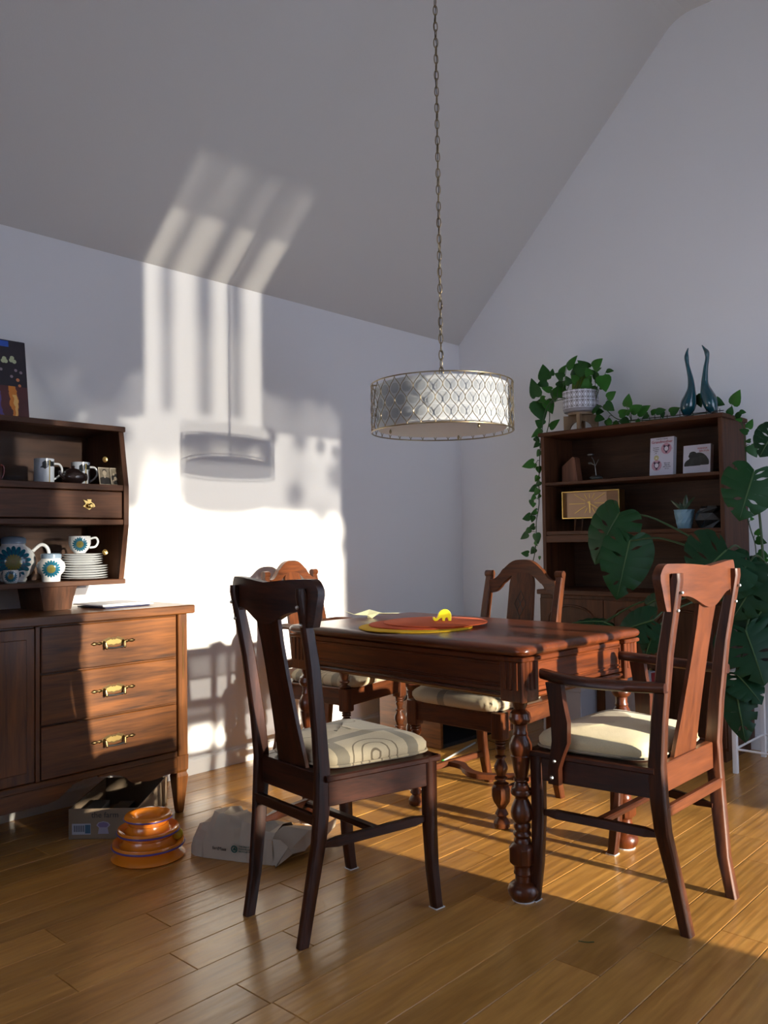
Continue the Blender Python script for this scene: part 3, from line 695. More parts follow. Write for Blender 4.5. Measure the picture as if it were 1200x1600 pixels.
for (ya, za), (yb, zb_), kz in (((.046, .964), (.008, 1.182), .5), ((.008, 1.349), (.044, 1.568), .46)):
    for a, b in ((.022, .62), (.60, HX1-.024)):
        o_ = .004 if a > .3 else 0
        m = MB(); rings = [[(a, y+o_, z), (b, y+o_, z), (b, y+o_+.003, z), (a, y+o_+.003, z)] for y, z in ((ya, za), (yb, zb_))]
        gp_ = m.loft(rings).build('sliding_glass', M_glass, hu)
        if a > .3:
            yk, zk = ya+(yb-ya)*kz, za+(zb_-za)*kz
            MB().lathe([(.011, 0), (.012, .002), (.009, .004), (.005, .003), (.002, .005)], 18, T=Matrix.Translation((1.119, yk+.003, zk))@Matrix.Rotation(PI/2, 4, 'X')).build('finger_pull', M_brass, gp_, smooth=40)
for x in (.25, .93):
    m = MB(); rings = []
    for z, a, y in ((.851, .055, .05), (.90, .065, .045), (.942, .075, .04)): rings.append([(x-a, y, z), (x+a, y, z), (x+a, y+.20, z), (x-a, y+.20, z)])
    m.loft(rings).build('foot', M_teak['z'], hu)

# sunflower-decorated china: one pattern drawn around a point of the surface
def flower_mat(name, c, r, base=(0.74, 0.76, 0.78)):     # c = centre in object space (x, z), petals face -y
    m, n, b = newmat(name); setin(b, rough=0.12, coat=0.5); q = NM(n); X, Y, Z, t = objxyz(n)
    d = q.dist(X, Z, c[0], c[1]); a = q.op('ARCTAN2', q.op('SUBTRACT', Z, c[1]), q.op('SUBTRACT', X, c[0]))
    pet = q.op('ABSOLUTE', q.op('SINE', q.op('MULTIPLY', a, 9.0)))
    edge = q.op('ADD', q.op('MULTIPLY', q.op('POWER', pet, 0.5), r*.30), r*.70)
    outer = q.op('MULTIPLY', q.op('LESS_THAN', d, edge), q.op('LESS_THAN', Y, 0.0))
    inner = q.op('MULTIPLY', q.op('LESS_THAN', d, q.op('MULTIPLY', edge, .50)), q.op('LESS_THAN', Y, 0.0))
    core = q.op('MULTIPLY', q.op('LESS_THAN', d, r*.16), q.op('LESS_THAN', Y, 0.0))
    stripe = q.op('LESS_THAN', pet, .35)
    blue = q.blend(stripe, (0.012, 0.13, 0.20), (0.02, 0.05, 0.12)); gold = q.blend(stripe, (0.20, 0.17, 0.03), (0.05, 0.13, 0.12))
    col = q.blend(outer, base, blue); col = q.blend(inner, col, gold); col = q.blend(core, col, (0.16, 0.13, 0.03))
    n.links.new(col, b.inputs['Base Color']); return m
F = -PI/4-.25
t = thing('teapot', 'large white teapot with blue sunflower motif at the hutch\'s lower shelf', 'teapot', (1.430, 3.315, .962), R(-23))
MB().lathe([(.045, 0), (.050, .010), (.048, .016), (.066, .03), (.080, .055), (.084, .082), (.078, .108), (.062, .130), (.046, .142), (.044, .150)], 32, sy=.9).build('body', flower_mat('sunflower_large', (0.0, .078), .064), t, smooth=60)
MB().lathe([(.044, .150), (.047, .152), (.047, .170), (.040, .176), (.02, .180), (.001, .181)], 28).build('lid', M_chinab, t, smooth=50)
MB().tube(crm([(.070, 0, .120), (.100, 0, .145), (.122, 0, .135), (.130, 0, .105), (.118, 0, .070), (.082, 0, .058)], 6), .007, 10).build('handle', M_china, t, smooth=60)
MB().tube(crm([(-.075, 0, .06), (-.11, 0, .085), (-.13, 0, .13)], 5), .01, 10).build('spout', M_china, t, smooth=60)
t = thing('milk_jug', 'tiny white jug with sunflower motif before the big teapot', 'jug', (1.362, 3.180, .962), R(-23))
MB().lathe([(.020, 0), (.024, .004), (.030, .015), (.030, .036), (.027, .050), (.025, .050), (.027, .035), (.018, .006)], 24).build('body', flower_mat('sunflower_tiny', (0, .027), .022), t, smooth=60)
MB().tube(crm([(.027, 0, .043), (.045, 0, .045), (.050, 0, .028), (.040, 0, .014), (.029, 0, .013)], 5), .003, 8).build('handle', M_china, t, smooth=60)
t = thing('sugar_bowl', 'white lidded sugar bowl with sunflower motif and blue lid beside the saucers', 'bowl', (1.527, 3.198, .962), R(-25))
MB().lathe([(.034, 0), (.036, .022), (.038, .026), (.050, .040), (.054, .058), (.050, .074), (.038, .086), (.036, .090)], 28).build('body', flower_mat('sunflower_small', (0, .050), .034), t, smooth=50)
MB().lathe([(.036, .090), (.039, .091), (.039, .106), (.034, .110), (.001, .111)], 24).build('lid', M_chinab, t, smooth=40)
MB().tube(crm([(.0, .04, .08), (.012, .055, .10), (.010, .05, .05)], 5), .004, 8).build('handle', M_china, t, smooth=60)
def plate(r): return MB().lathe([(r*.45, 0), (r*.55, .001), (r*.96, .0075), (r, .0095), (r*.97, .0105), (r*.55, .004), (.001, .003)], 36)
words = ['bottom', 'second from the bottom', 'third from the bottom', 'fourth from the bottom', 'fifth from the bottom', 'top']
pb = plate(.095).build('plate', M_china, smooth=50)
for i in range(6):
    o_ = pb if i == 0 else pb.copy()
    if i: COL.objects.link(o_)
    o_.location = (1.672, 3.215, .962+i*.0098); tag(o_, 'wide white plate, %s of the lower stack in the hutch' % words[i], 'plate', 'plates stacked in the hutch')
ps = plate(.082).build('saucer', M_china, smooth=50)
w5 = ['bottom', 'second from the bottom', 'middle', 'second from the top', 'top']
for i in range(5):
    o_ = ps if i == 0 else ps.copy()
    if i: COL.objects.link(o_)
    o_.location = (1.664, 3.215, 1.0215+i*.0092); tag(o_, 'small white saucer, %s of the stack under the sunflower cup' % w5[i], 'saucer', 'saucers stacked in the hutch')
t = thing('teacup', 'white teacup with sunflower motif standing on the saucers', 'cup', (1.650, 3.205, 1.0705), R(-26))
MB().lathe([(.022, 0), (.024, .004), (.036, .018), (.043, .038), (.043, .055), (.042, .069), (.040, .069), (.041, .04), (.02, .006)], 28).build('body', flower_mat('sunflower_cup', (0, .036), .029), t, smooth=60)
MB().tube(crm([(.040, 0, .058), (.062, 0, .062), (.070, 0, .045), (.060, 0, .026), (.038, 0, .022)], 5), .0045, 8).build('handle', M_china, t, smooth=60)

def mug_mat(name):
    m, n, b = newmat(name); setin(b, rough=0.15, coat=0.4); q = NM(n); X, Y, Z, tt = objxyz(n)
    f = q.op('LESS_THAN', Y, 0.0)
    stem = q.rect(X, Z, .012, .045, .0022, .045); no = n.nodes.new('ShaderNodeTexNoise'); no.inputs['Scale'].default_value = 60; n.links.new(tt.outputs['Object'], no.inputs['Vector'])
    jig = q.op('MULTIPLY', q.op('SUBTRACT', no.outputs['Fac'], .5), .03)
    Xj = q.op('ADD', X, jig); Zj = q.op('ADD', Z, jig)
    leaf = q.mx(q.disc(Xj, Zj, -.004, .072, .014), q.disc(Xj, Zj, .026, .076, .013), q.disc(Xj, Zj, .012, .080, .009))
    c = q.blend(q.op('MULTIPLY', leaf, f), (0.60, 0.65, 0.72), (0.02, 0.025, 0.03)); c = q.blend(q.op('MULTIPLY', stem, f), c, (0.35, 0.27, 0.08))
    n.links.new(c, b.inputs['Base Color']); return m
M_mug = mug_mat('leaf_print_mug')
def mug(label, loc, rz):
    t = thing('mug', label, 'mug', loc, rz)
    MB().lathe([(.036, 0), (.038, .003), (.038, .097), (.036, .098), (.035, .09), (.034, .008), (.001, .006)], 32).build('body', M_mug, t, smooth=50)
    MB().tube(crm([(.037, 0, .080), (.058, 0, .078), (.068, 0, .058), (.060, 0, .035), (.037, 0, .018)], 6), .0045, 8).build('handle', M_china, t, smooth=60)
mug('tall white mug with leaf print, handle free, left of the black teapot', (1.507, 3.215, 1.348), R(-12))
mug('tall white mug with leaf print half hidden behind the black teapot', (1.685, 3.265, 1.348), R(-12))
t = thing('mug', 'dark red glass mug on the hutch shelf at the picture edge', 'mug', (1.30, 3.215, 1.348), R(15)); M_rg = plain('dark_red_glaze', (0.16, 0.012, 0.012), 0.2, coat=.4)
MB().lathe([(.034, 0), (.036, .004), (.036, .07), (.034, .07), (.033, .008), (.001, .006)], 24).build('body', M_rg, t, smooth=50)
MB().tube(crm([(.034, 0, .064), (.054, 0, .062), (.058, 0, .040), (.050, 0, .018), (.034, 0, .014)], 5), .004, 8).build('handle', M_rg, t, smooth=60)
t = thing('teapot', 'small dark brown glazed teapot between the two leaf-print mugs', 'teapot', (1.610, 3.180, 1.348), R(15)); M_bt = plain('black_glaze', (0.02, 0.012, 0.012), 0.08, coat=.8)
MB().lathe([(.028, 0), (.032, .003), (.046, .016), (.049, .030), (.043, .044), (.030, .052), (.028, .054)], 28).build('body', M_bt, t, smooth=60)
MB().lathe([(.029, .054), (.022, .060), (.008, .063), (.005, .067), (.008, .072), (.001, .075)], 20).build('lid', M_bt, t, smooth=50)
MB().tube(crm([(-.044, 0, .022), (-.062, 0, .034), (-.068, 0, .050)], 5), .006, 8, rs=None).build('spout', M_bt, t, smooth=60)
MB().tube(crm([(.044, 0, .040), (.066, 0, .044), (.068, 0, .022), (.047, 0, .018)], 5), .004, 8).build('handle', M_bt, t, smooth=60)
def photo_mat(name, figs, dark):
    m, n, b = newmat(name); setin(b, rough=0.35); q = NM(n); X, Y, Z, tt = objxyz(n)
    no = n.nodes.new('ShaderNodeTexNoise'); no.inputs['Scale'].default_value = 90; n.links.new(tt.outputs['Object'], no.inputs['Vector'])
    c = q.blend(no.outputs['Fac'], (0.16, 0.13, 0.09), (0.34, 0.29, 0.21))
    for x, z, r in dark: c = q.blend(q.disc(X, Z, x, z, r, 1, 1), c, (0.025, 0.022, 0.02))
    for x, z, r in figs: c = q.blend(q.disc(X, Z, x, z, r, 1.25, 1), c, (0.50, 0.42, 0.30))
    n.links.new(c, b.inputs['Base Color']); return m
M_border = plain('cream_photo_border', (0.55, 0.47, 0.34), 0.5)
def snap(label, loc, rz, mat):
    t = thing('photograph', label, 'photograph', loc, rz)
    T = Matrix.Rotation(R(-11), 4, 'X')
    MB().box(-.027, .027, 0, .0012, 0, .074, T).build('print_border', M_border, t)
    MB().box(-.0235, .0235, -.0004, 0, .004, .070, T).build('picture', mat, t)
snap('small sepia photograph of one person in a dark suit', (1.735, 3.150, 1.348), R(4), photo_mat('portrait', [(0, .050, .011), (0, .034, .005)], [(0, .010, .024), (-.012, .018, .014), (.012, .018, .014), (0, .056, .010)]))
snap('small sepia group photograph leaning by the hutch side', (1.785, 3.147, 1.348), R(3), photo_mat('group_portrait', [(-.012, .046, .005), (0, .052, .005), (.012, .046, .005), (-.006, .028, .008), (.006, .026, .007), (-.014, .020, .004)], [(0, .030, .018), (-.014, .030, .011), (.014, .030, .012), (0, .012, .016)]))
# canvas leaning on the wall above
def canvas_mat():
    m, n, b = newmat('night_street_canvas'); setin(b, rough=0.5); q = NM(n); X, Y, Z, tt = objxyz(n)
    no = n.nodes.new('ShaderNodeTexNoise'); no.inputs['Scale'].default_value = 9; no.inputs['Detail'].default_value = 5; n.links.new(tt.outputs['Object'], no.inputs['Vector'])
    c = q.blend(no.outputs['Fac'], (0.006, 0.006, 0.010), (0.022, 0.014, 0.03))
    low = q.op('LESS_THAN', Z, .145); wob = q.op('MULTIPLY', q.op('SUBTRACT', no.outputs['Fac'], .5), .09)
    Xw = q.op('ADD', X, wob)
    c = q.blend(q.op('MULTIPLY', low, q.op('MULTIPLY', no.outputs['Fac'], .8)), c, (0.20, 0.03, 0.02))
    c = q.blend(q.op('MULTIPLY', low, q.rect(Xw, Z, .075, .07, .014, .08)), c, (0.75, 0.24, 0.03))
    c = q.blend(q.op('MULTIPLY', low, q.rect(Xw, Z, .080, .05, .006, .06)), c, (0.95, 0.55, 0.16))
    c = q.blend(q.op('MULTIPLY', low, q.rect(Xw, Z, .02, .06, .006, .06)), c, (0.10, 0.06, 0.25))
    d = q.mx(*[q.disc(X, Z, x, z, .0085) for x, z in ((.040, .246), (.050, .246), (.045, .256), (.072, .252), (.084, .248), (.076, .262))])
    c = q.blend(d, c, (0.50, 0.56, 0.34))
    d = q.mx(*[q.disc(X, Z, x, z, .006) for x, z in ((.088, .212), (.108, .205), (.070, .185), (.03, .21))])
    c = q.blend(d, c, (0.30, 0.22, 0.26)); c = q.blend(q.mx(q.disc(X, Z, .094, .173, .007), q.disc(X, Z, .10, .150, .006)), c, (0.62, 0.20, 0.08))
    c = q.blend(q.rect(X, Z, .03, .318, .035, .012), c, (0.02, 0.10, 0.50))
    n.links.new(c, b.inputs['Base Color']); return m
t = thing('canvas_picture', 'dark canvas of blurred night street lights leaning above the hutch', 'picture', (1.350, 3.285, 1.593), R(0)); t.rotation_euler = (R(-8), 0, 0)
MB().cbox(-.28, .132, 0, .016, 0, .335, .002).build('canvas', canvas_mat(), t)
# papers on the sideboard
M_navy = plain('navy_cover', (0.03, 0.035, 0.08), 0.35)
for i, (x0, x1, z, mt, lb, rz) in enumerate(((-.11, .10, .851, M_navy, 'dark blue magazine under the papers on the sideboard', 4), (-.10, .12, .857, M_paper, 'white magazine lying on the dark blue one', -3), (-.13, .10, .862, M_paper, 'top white paper of the pile on the sideboard', 7))):
    o_ = MB().cbox(x0, x1, -.10, .10, 0, .0045, .0008).build('magazine', mt); o_.location = (1.78, 3.16, z); o_.rotation_euler = (0, 0, R(rz)); tag(o_, lb, 'magazine')

# ------------------------------------------------------------------ cardboard box, cat toy, paper bag
M_card = plain('cardboard', (0.20, 0.145, 0.095), 0.8, bump=0.05, var=0.12)
def label_mat():
    m, n, b = newmat('box_label'); setin(b, rough=0.7); q = NM(n); X, Y, Z, t = objxyz(n)
    bars = q.op('GREATER_THAN', q.op('SINE', q.op('MULTIPLY', X, 900.0)), -.1)
    f = q.op('MULTIPLY', bars, q.rect(X, Z, 0, .002, .028, .012)); c = q.blend(f, (0.34, 0.36, 0.42), (0.03, 0.04, 0.06))
    c = q.blend(q.rect(X, Z, .024, 0, .010, .016), c, (0.04, 0.10, 0.16))
    n.links.new(c, b.inputs['Base Color']); return m
bx_ = thing('cardboard_box', 'open cardboard tray box with printed label on the floor under the sideboard', 'box', (1.515, 3.032, 0), R(-47))
L_, W_, H_ = .26, .42, .113
MB().box(0, L_, -.0, .004, 0, H_).build('box_wall', M_card, bx_)
MB().box(0, L_, W_-.004, W_, 0, H_).build('box_wall', M_card, bx_)
MB().box(L_-.004, L_, .004, W_-.004, 0, H_).build('box_wall', M_card, bx_)
MB().box(0, .004, .004, W_-.004, 0, H_).build('box_wall', M_card, bx_)
MB().box(0, L_, 0, W_, 0, .003).build('base_panel', M_card, bx_)
m = MB(); m.box(.03, .09, .05, .20, .003, .085); m.box(.10, .16, .10, .30, .003, .05); m.build('contents', M_black, bx_)
bl_ = MB().box(-.035, .035, -.0012, 0, -.02, .02).build('barcode_label', label_mat(), bx_); bl_.location = (.048, 0, .038)
M_lil = plain('lilac_print', (0.16, 0.12, 0.24), 0.7); M_lil2 = plain('pale_print', (0.30, 0.28, 0.36), 0.7)
arc = [(-.020, -.018), (-.016, .004), (-.026, .014), (-.018, .024), (0, .028), (.018, .024), (.026, .014), (.016, .004), (.020, -.018)]
e_ = MB().prism(arc, -.0012, 0).build('printed_emblem', M_lil2, bx_); e_.location = (.130, 0, .038)
e2 = MB().prism([(x*.8, z*.8+.003) for x, z in arc[1:-1]], -.0018, -.0008).build('emblem_arch', M_lil, e_)
Mx = Matrix.Rotation(PI/2, 4, 'X')
text('the farm', .030, M_print, bx_, Matrix.Translation((.085, -.0006, .080))@Mx)

M_or = plain('orange_plastic', (0.80, 0.24, 0.015), 0.22, coat=.4); M_pur = plain('violet_rim', (0.10, 0.06, 0.28), 0.35)
ct = thing('cat_toy_tower', 'glossy orange three-tier ball track cat toy on the floor', 'toy', (1.625, 2.66, 0))
def track(z, r, ri, lip=.0):
    return MB().lathe([(r*.97, z), (r, z+.004), (r, z+.010), (r*.985, z+.016), (r*.90, z+.014), (r*.80, z+.006), (ri*1.12, z+.006), (ri, z+.016), (ri*.96, z+.030), (ri*.9, z+.030), (ri*.9, z)], 48)
for i, (z, r, ri) in enumerate(((.040, .124, .088), (.086, .106, .072))):
    p = track(z, r, ri).build('track_tier', M_or, ct, smooth=50)
    MB().tube([(r*1.0*math.cos(2*PI*j/48), r*1.0*math.sin(2*PI*j/48), z+.004) for j in range(48)], .0035, 6, closed=True).build('violet_edge', M_pur, p, smooth=60)
MB().lathe([(.124, 0), (.128, .004), (.120, .012), (.108, .020), (.098, .040), (.096, .046)], 48).build('base', M_or, ct, smooth=50)
MB().lathe([(.080, .060), (.078, .090)], 40, caps=False).build('core', M_or, ct, smooth=50)
MB().lathe([(.066, .110), (.062, .135)], 40, caps=False).build('core', M_or, ct, smooth=50)
p = MB().lathe([(.080, .132), (.084, .136), (.084, .140), (.078, .148), (.062, .149), (.046, .142), (.030, .122), (.012, .116), (.001, .116)], 48).build('top_dish', M_or, ct, smooth=50)
MB().tube([(.083*math.cos(2*PI*j/48), .083*math.sin(2*PI*j/48), .137) for j in range(48)], .003, 6, closed=True).build('violet_edge', M_pur, p, smooth=60)
b_ = MB(); b_.sphere((1.625+.082, 2.66-.056, .068), .021, 20, 12); tag(b_.build('toy_ball', plain('yellow_ball', (0.62, 0.46, 0.02), .3), smooth=60), 'yellow ball inside the orange cat toy track', 'ball')

M_bag = plain('brown_paper_bag', (0.44, 0.37, 0.29), 0.85, bump=0.5, bscale=26, var=.1)
bag = thing('paper_bag', 'crumpled brown paper bag lying on its side on the floor', 'bag', (1.712, 2.557, 0), R(-66.5))
rb = random.Random(5)
# local x runs along the printed face, y away from the viewer
sil = [(0.0, .0), (.035, .100), (.075, .118), (.090, .146), (.17, .140), (.26, .118), (.335, .104)]
m = MB(); nu, nv = 18, 6; vs = []; fs = []
def topz(x):
    for (a, za), (b, zb2) in zip(sil[:-1], sil[1:]):
        if a <= x <= b: return za+(zb2-za)*(x-a)/(b-a)
    return sil[-1][1]
for i in range(nu+1):
    x = .335*i/nu; zt = max(.004, topz(x))
    prof = [(0, .001), (.004, zt*.45), (.012, zt*.85), (.030, zt), (.09, zt*1.03), (.15, zt*.9), (.19, zt*.5), (.20, .001)]
    for j, (y, z) in enumerate(prof): vs.append((x+rb.uniform(-.006, .006), y+(rb.uniform(-.010, .010) if j else rb.uniform(-.002, .002))+.03*(1-min(1, zt/.12)), max(.001, z+(rb.uniform(-.011, .011) if j else 0))))
k = 8
for i in range(nu):
    for j in range(k-1): fs.append((i*k+j, (i+1)*k+j, (i+1)*k+j+1, i*k+j+1))
m.add(vs, fs).build('bag_body', M_bag, bag, smooth=28)
m = MB(); n0 = 8
fl_ = [[(.335, .001, .002), (.335, .012, .088), (.337, .03, .104), (.336, .09, .106), (.335, .15, .09), (.335, .20, .002)],
       [(.352, -.006, .008), (.360, .020, .085), (.355, .045, .070), (.37, .10, .102), (.38, .16, .09), (.37, .21, .004)],
       [(.358, -.012, .001), (.385, .03, .060), (.378, .06, .040), (.42, .13, .088), (.44, .19, .082), (.42, .23, .012)],
       [(.356, -.014, .001), (.392, .05, .030), (.41, .11, .022), (.44, .21, .070), (.44, .33, .072), (.43, .34, .035)]]
m.loft(fl_, caps=False, closed=False).build('torn_mouth', M_bag, bag, smooth=28)
M_green = plain('printed_green', (0.01, 0.09, 0.08), 0.7)
text('fertMass', .016, M_print, bag, Matrix.Translation((.110, -.0065, .036))@Mx)
em = MB(); em.tube([(.196+.0105*math.cos(a*PI/12), -.006, .045+.0105*math.sin(a*PI/12)) for a in range(24)], .0022, 6, closed=True); em.prism([(.196-.006, .041), (.196+.006, .041), (.196, .052)], -.007, -.004); em.build('printed_emblem', M_green, bag)
for i, s in enumerate(('THIS BAG IS', 'MADE FROM', 'RECYCLED PAPER')): text(s, .0075, M_green, bag, Matrix.Translation((.214, -.0065, .054-.0085*i))@Mx)

# ------------------------------------------------------------------ bookcase cabinet by the right wall
bc = thing('bookcase', 'brown teak bookcase cabinet with open shelves and arched doors by the right wall', 'bookcase', (4.15, 1.55, 0))
BW, BD = 1.04, .325             # along y, depth along x
for y in (0, BW-.022):
    MB().cbox(0, BD, y, y+.022, .815, 1.690, .002).build('side_panel', M_teak['z'], bc)
MB().cbox(-.012, BD, -.010, BW+.012, 1.690, 1.712, .003).build('top_board', M_teak['y'], bc)
for z, th in ((1.420, .018), (1.140, .022)): MB().cbox(.004, BD, .022, BW-.022, z-th+.004, z+.004, .002).build('shelf', M_teak['y'], bc)
MB().cbox(.0, .018, .022, BW-.022, 1.080, 1.121, .002).build('shelf_apron', M_teak['y'], bc)
MB().box(BD-.008, BD, .022, BW-.022, .815, 1.690).build('back_panel', M_pine['y'], bc)
MB().cbox(-.058, BD, -.012, BW+.012, .788, .815, .003).build('counter', M_teak['y'], bc)
MB().box(-.036, BD, 0, BW, .06, .788).build('case', M_teak['z'], bc)
MB().box(-.02, BD, .02, BW-.02, 0, .06).build('plinth', M_teak['y'], bc)
def arched_door(y0, y1):
    d = MB().cbox(-.052, -.036, y0, y1, .075, .768, .002).build('door', M_teak['z'], bc)
    yc, hw = (y0+y1)/2, (y1-y0)/2-.055; zt = .655
    poly = [(yc-hw, .13)]+[(yc-hw*math.cos(PI*i/16), zt+.075*math.sin(PI*i/16)) for i in range(17)]+[(yc+hw, .13)]
    T = Matrix(((0, 1, 0, 0), (1, 0, 0, 0), (0, 0, 1, 0), (0, 0, 0, 1)))
    pn = MB().prism(poly, -.0535, -.050, T=T).build('arched_panel', M_pine['z'], d)
    fr = [(-.056, y, z) for y, z in poly[1:-1]]
    MB().tube([(-.0535, yc-hw, .13)]+[(-.0535, y, z) for y, z in poly[1:-1]]+[(-.0535, yc+hw, .13)], .006, 6).build('arch_moulding', M_teak['z'], d, smooth=60)
    MB().sphere((-.06, y1-.025, .42), .010, 10, 8).build('knob', M_oldbrass, d, smooth=60)
for a, b in ((.006, .400), (.404, .638), (.642, 1.034)): arched_door(a, b)

# things on the shelves
t = thing('wood_block', 'slanted block of split red-brown wood on the upper shelf', 'ornament', (4.30, 2.475, 1.424))
MB().prism([(-.052, 0), (.052, 0), (.050, .098), (-.020, .150), (-.034, .142)], -.03, .03, T=Matrix(((0, 1, 0, 0), (1, 0, 0, 0), (0, 0, 1, 0), (0, 0, 0, 1)))).build('block', wood('split_wood', (0.10, 0.035, 0.018), (0.26, 0.10, 0.05), 'z', 1.5, rough=.6, coat=0), t, bevel=.004)
t = thing('metal_flower', 'small metal flower with bent stem on a dark round pebble base', 'ornament', (4.28, 2.312, 1.424)); M_pew = plain('pewter', (0.22, 0.22, 0.21), 0.35, 1.0)
MB().sphere((0, 0, .016), .038, 20, 10, sz=.42).build('base', plain('dark_pebble', (0.05, 0.055, 0.05), .3), t, smooth=60)
MB().tube(crm([(0, 0, .03), (-.002, .004, .08), (0, .012, .115), (0, .026, .140)], 6), .0022, 6).build('stem', M_pew, t, smooth=60)
MB().tube(crm([(-.001, .004, .085), (0, -.008, .105), (0, -.018, .122)], 5), .0018, 6).build('stem', M_pew, t)
m = MB(); m.sphere((0, .032, .152), .019, 12, 8, sz=.45); m.build('blossom', M_pew, t, smooth=60)
m = MB(); m.sphere((0, .036, .104), .012, 10, 6, sz=.5); m.tube([(0, .004, .09), (0, .03, .102)], .0018, 6); m.build('leaf', M_pew, t, smooth=60)

Tc = lambda x, y, z, rz=0, tilt=-6: Matrix.Translation((x, y, z))@Matrix.Rotation(R(-90+rz), 4, 'Z')@Matrix.Rotation(R(tilt), 4, 'X')
def card_mat(name, fn, base=(0.62, 0.61, 0.72)):
    m, n, b = newmat(name); setin(b, rough=0.5); q = NM(n); X, Y, Z, tt = objxyz(n); c = fn(q, X, Z, n, tt, base); n.links.new(c, b.inputs['Base Color']); return m
def c1(q, X, Z, n, tt, c):
    for x, z, r in ((.026, .150, .030), (-.028, .062, .029)):
        d = q.dist(X, Z, x, z); c = q.blend(q.op('MULTIPLY', q.op('LESS_THAN', d, r), .75), c, (0.50, 0.18, 0.26))
        c = q.blend(q.mx(q.disc(X, Z, x, z, .0155), q.disc(X, Z, x-.012, z+.014, .006), q.disc(X, Z, x+.013, z+.015, .006), q.disc(X, Z, x, z-.018, .006)), c, (0.05, 0.02, 0.06))
        c = q.blend(q.disc(X, Z, x, z, .011, 1, .9), c, (0.70, 0.68, 0.76))
    c = q.blend(q.op('MULTIPLY', q.disc(X, Z, -.030, .103, .014), .8), c, (0.50, 0.42, 0.10)); c = q.blend(q.disc(X, Z, -.030, .101, .005), c, (0.75, 0.70, 0.5))
    no = n.nodes.new('ShaderNodeTexVoronoi'); no.inputs['Scale'].default_value = 55; n.links.new(tt.outputs['Object'], no.inputs['Vector'])
    return q.blend(q.op('MULTIPLY', q.op('LESS_THAN', no.outputs['Distance'], .10), .5), c, (0.20, 0.10, 0.28))
def c2(q, X, Z, n, tt, c):
    no = n.nodes.new('ShaderNodeTexNoise'); no.inputs['Scale'].default_value = 28; no.inputs['Detail'].default_value = 6; n.links.new(tt.outputs['Object'], no.inputs['Vector'])
    dk = q.blend(q.op('POWER', no.outputs['Fac'], 2.5), (0.003, 0.004, 0.005), (0.09, 0.09, 0.085))
    f = q.mx(q.op('MULTIPLY', q.disc(X, Z, .008, .048, .060, 1.0, .92), q.op('GREATER_THAN', Z, .050)), q.op('MULTIPLY', q.disc(X, Z, -.024, .052, .045, 1.0, 1.4), q.op('GREATER_THAN', Z, .045)), q.disc(X, Z, -.022, .108, .016, .8, 1.2), q.disc(X, Z, -.036, .098, .010), q.op('MULTIPLY', q.disc(X, Z, .036, .060, .032), q.op('GREATER_THAN', Z, .047)))
    return q.blend(f, c, dk)
def card(name, label, y, x, wd, h, fn, rz):
    t = thing(name, label, 'card'); t.matrix_world = Tc(x, y, 1.4245, rz)
    MB().box(-wd/2, wd/2, 0, .0012, 0, h).build('card_leaf', card_mat(name+'_front', fn), t)
    m = MB(); m.add([(wd/2, .0012, 0), (wd/2-.004, .035, .004), (wd/2-.004, .035, h), (wd/2, .0012, h), (wd/2+.001, .0022, 0), (wd/2-.002, .036, .004), (wd/2-.002, .036, h), (wd/2+.001, .0022, h)], [(0, 1, 2, 3), (7, 6, 5, 4), (0, 4, 5, 1), (3, 2, 6, 7), (1, 5, 6, 2)]); m.build('card_leaf', M_paper, t)
    return t
t = card('greeting_card', 'tall greeting card with pink cartoon drawings on the upper shelf', 1.925, 4.27, .135, .213, c1, -4)
P_ = lambda x, z, s=0: Matrix.Translation((x, -.0008, z))@Matrix.Rotation(PI/2, 4, 'X')
text('Grandmother', .0215, M_redprint, t, P_(0, .182), align='CENTER'); text('a card for a special', .0085, M_print, t, P_(0, .202), align='CENTER')
for i, s in enumerate(('the kindest', 'and dearest', 'of them', 'all')): text(s, .0075, M_print, t, P_(-.033, .156-.010*i), align='CENTER')
for i, s in enumerate(('have a very', 'happy day', 'with love from', 'all of us')): text(s, .0075, M_print, t, P_(.032, .070-.010*i), align='CENTER')
t = card('greeting_card', 'square white card picturing a black rubbish sack with red words', 1.735, 4.27, .150, .155, c2, -6)
text('WANNA', .014, M_redprint, t, P_(.030, .130), align='CENTER'); text('BIN FUN', .014, M_redprint, t, P_(.040, .116), align='CENTER')

ck = thing('mantel_clock', 'retro oblong sunburst mantel clock with brass frame on thin legs', 'clock'); ck.matrix_world = Tc(4.235, 2.325, 1.146, 2, 0)
cw, ch, cz = .172, .148, .072
m = MB(); m.box(-cw, cw, .012, .060, cz, cz+ch); m.build('case', wood('clock_case', (0.14, 0.06, 0.02), (0.26, 0.12, 0.045), 'x', 1, coat=0), ck)
m = MB()
for a in ((-cw-.003, cw+.003, cz-.003, cz+.0015), (-cw-.003, cw+.003, cz+ch-.0015, cz+ch+.003), (-cw-.003, -cw+.0015, cz+.0015, cz+ch-.0015), (cw-.0015, cw+.003, cz+.0015, cz+ch-.0015)): m.box(a[0], a[1], -.010, .062, a[2], a[3])
m.build('brass_frame', M_brass, ck)
MB().box(-cw+.02, cw-.08, .009, .012, cz+.004, cz+ch-.004).build('dial_plate', plain('dial_tan', (0.42, 0.25, 0.14), .5), ck)
cx_, cz_ = -.010, cz+ch/2+.006
for i in range(12):
    a = PI*2*i/12; dx, dz = math.sin(a), math.cos(a); k = min((cw-.035)/max(.01, abs(dx)), (ch/2-.016)/max(.01, abs(dz)))
    MB().bar((cx_+dx*.030, .006, cz_+dz*.030), (cx_+dx*k*.93, .006, cz_+dz*k*.93), .0038, .0030, up=(0, 1, 0), c=.0005).build('hour_ray', M_brass, ck)
MB().bar((cx_, .003, cz_+.012), (cx_+.002, .003, cz_-.036), .010, .0016, up=(0, 1, 0), c=.0003, w2=.006).build('hour_hand', M_brass, ck)
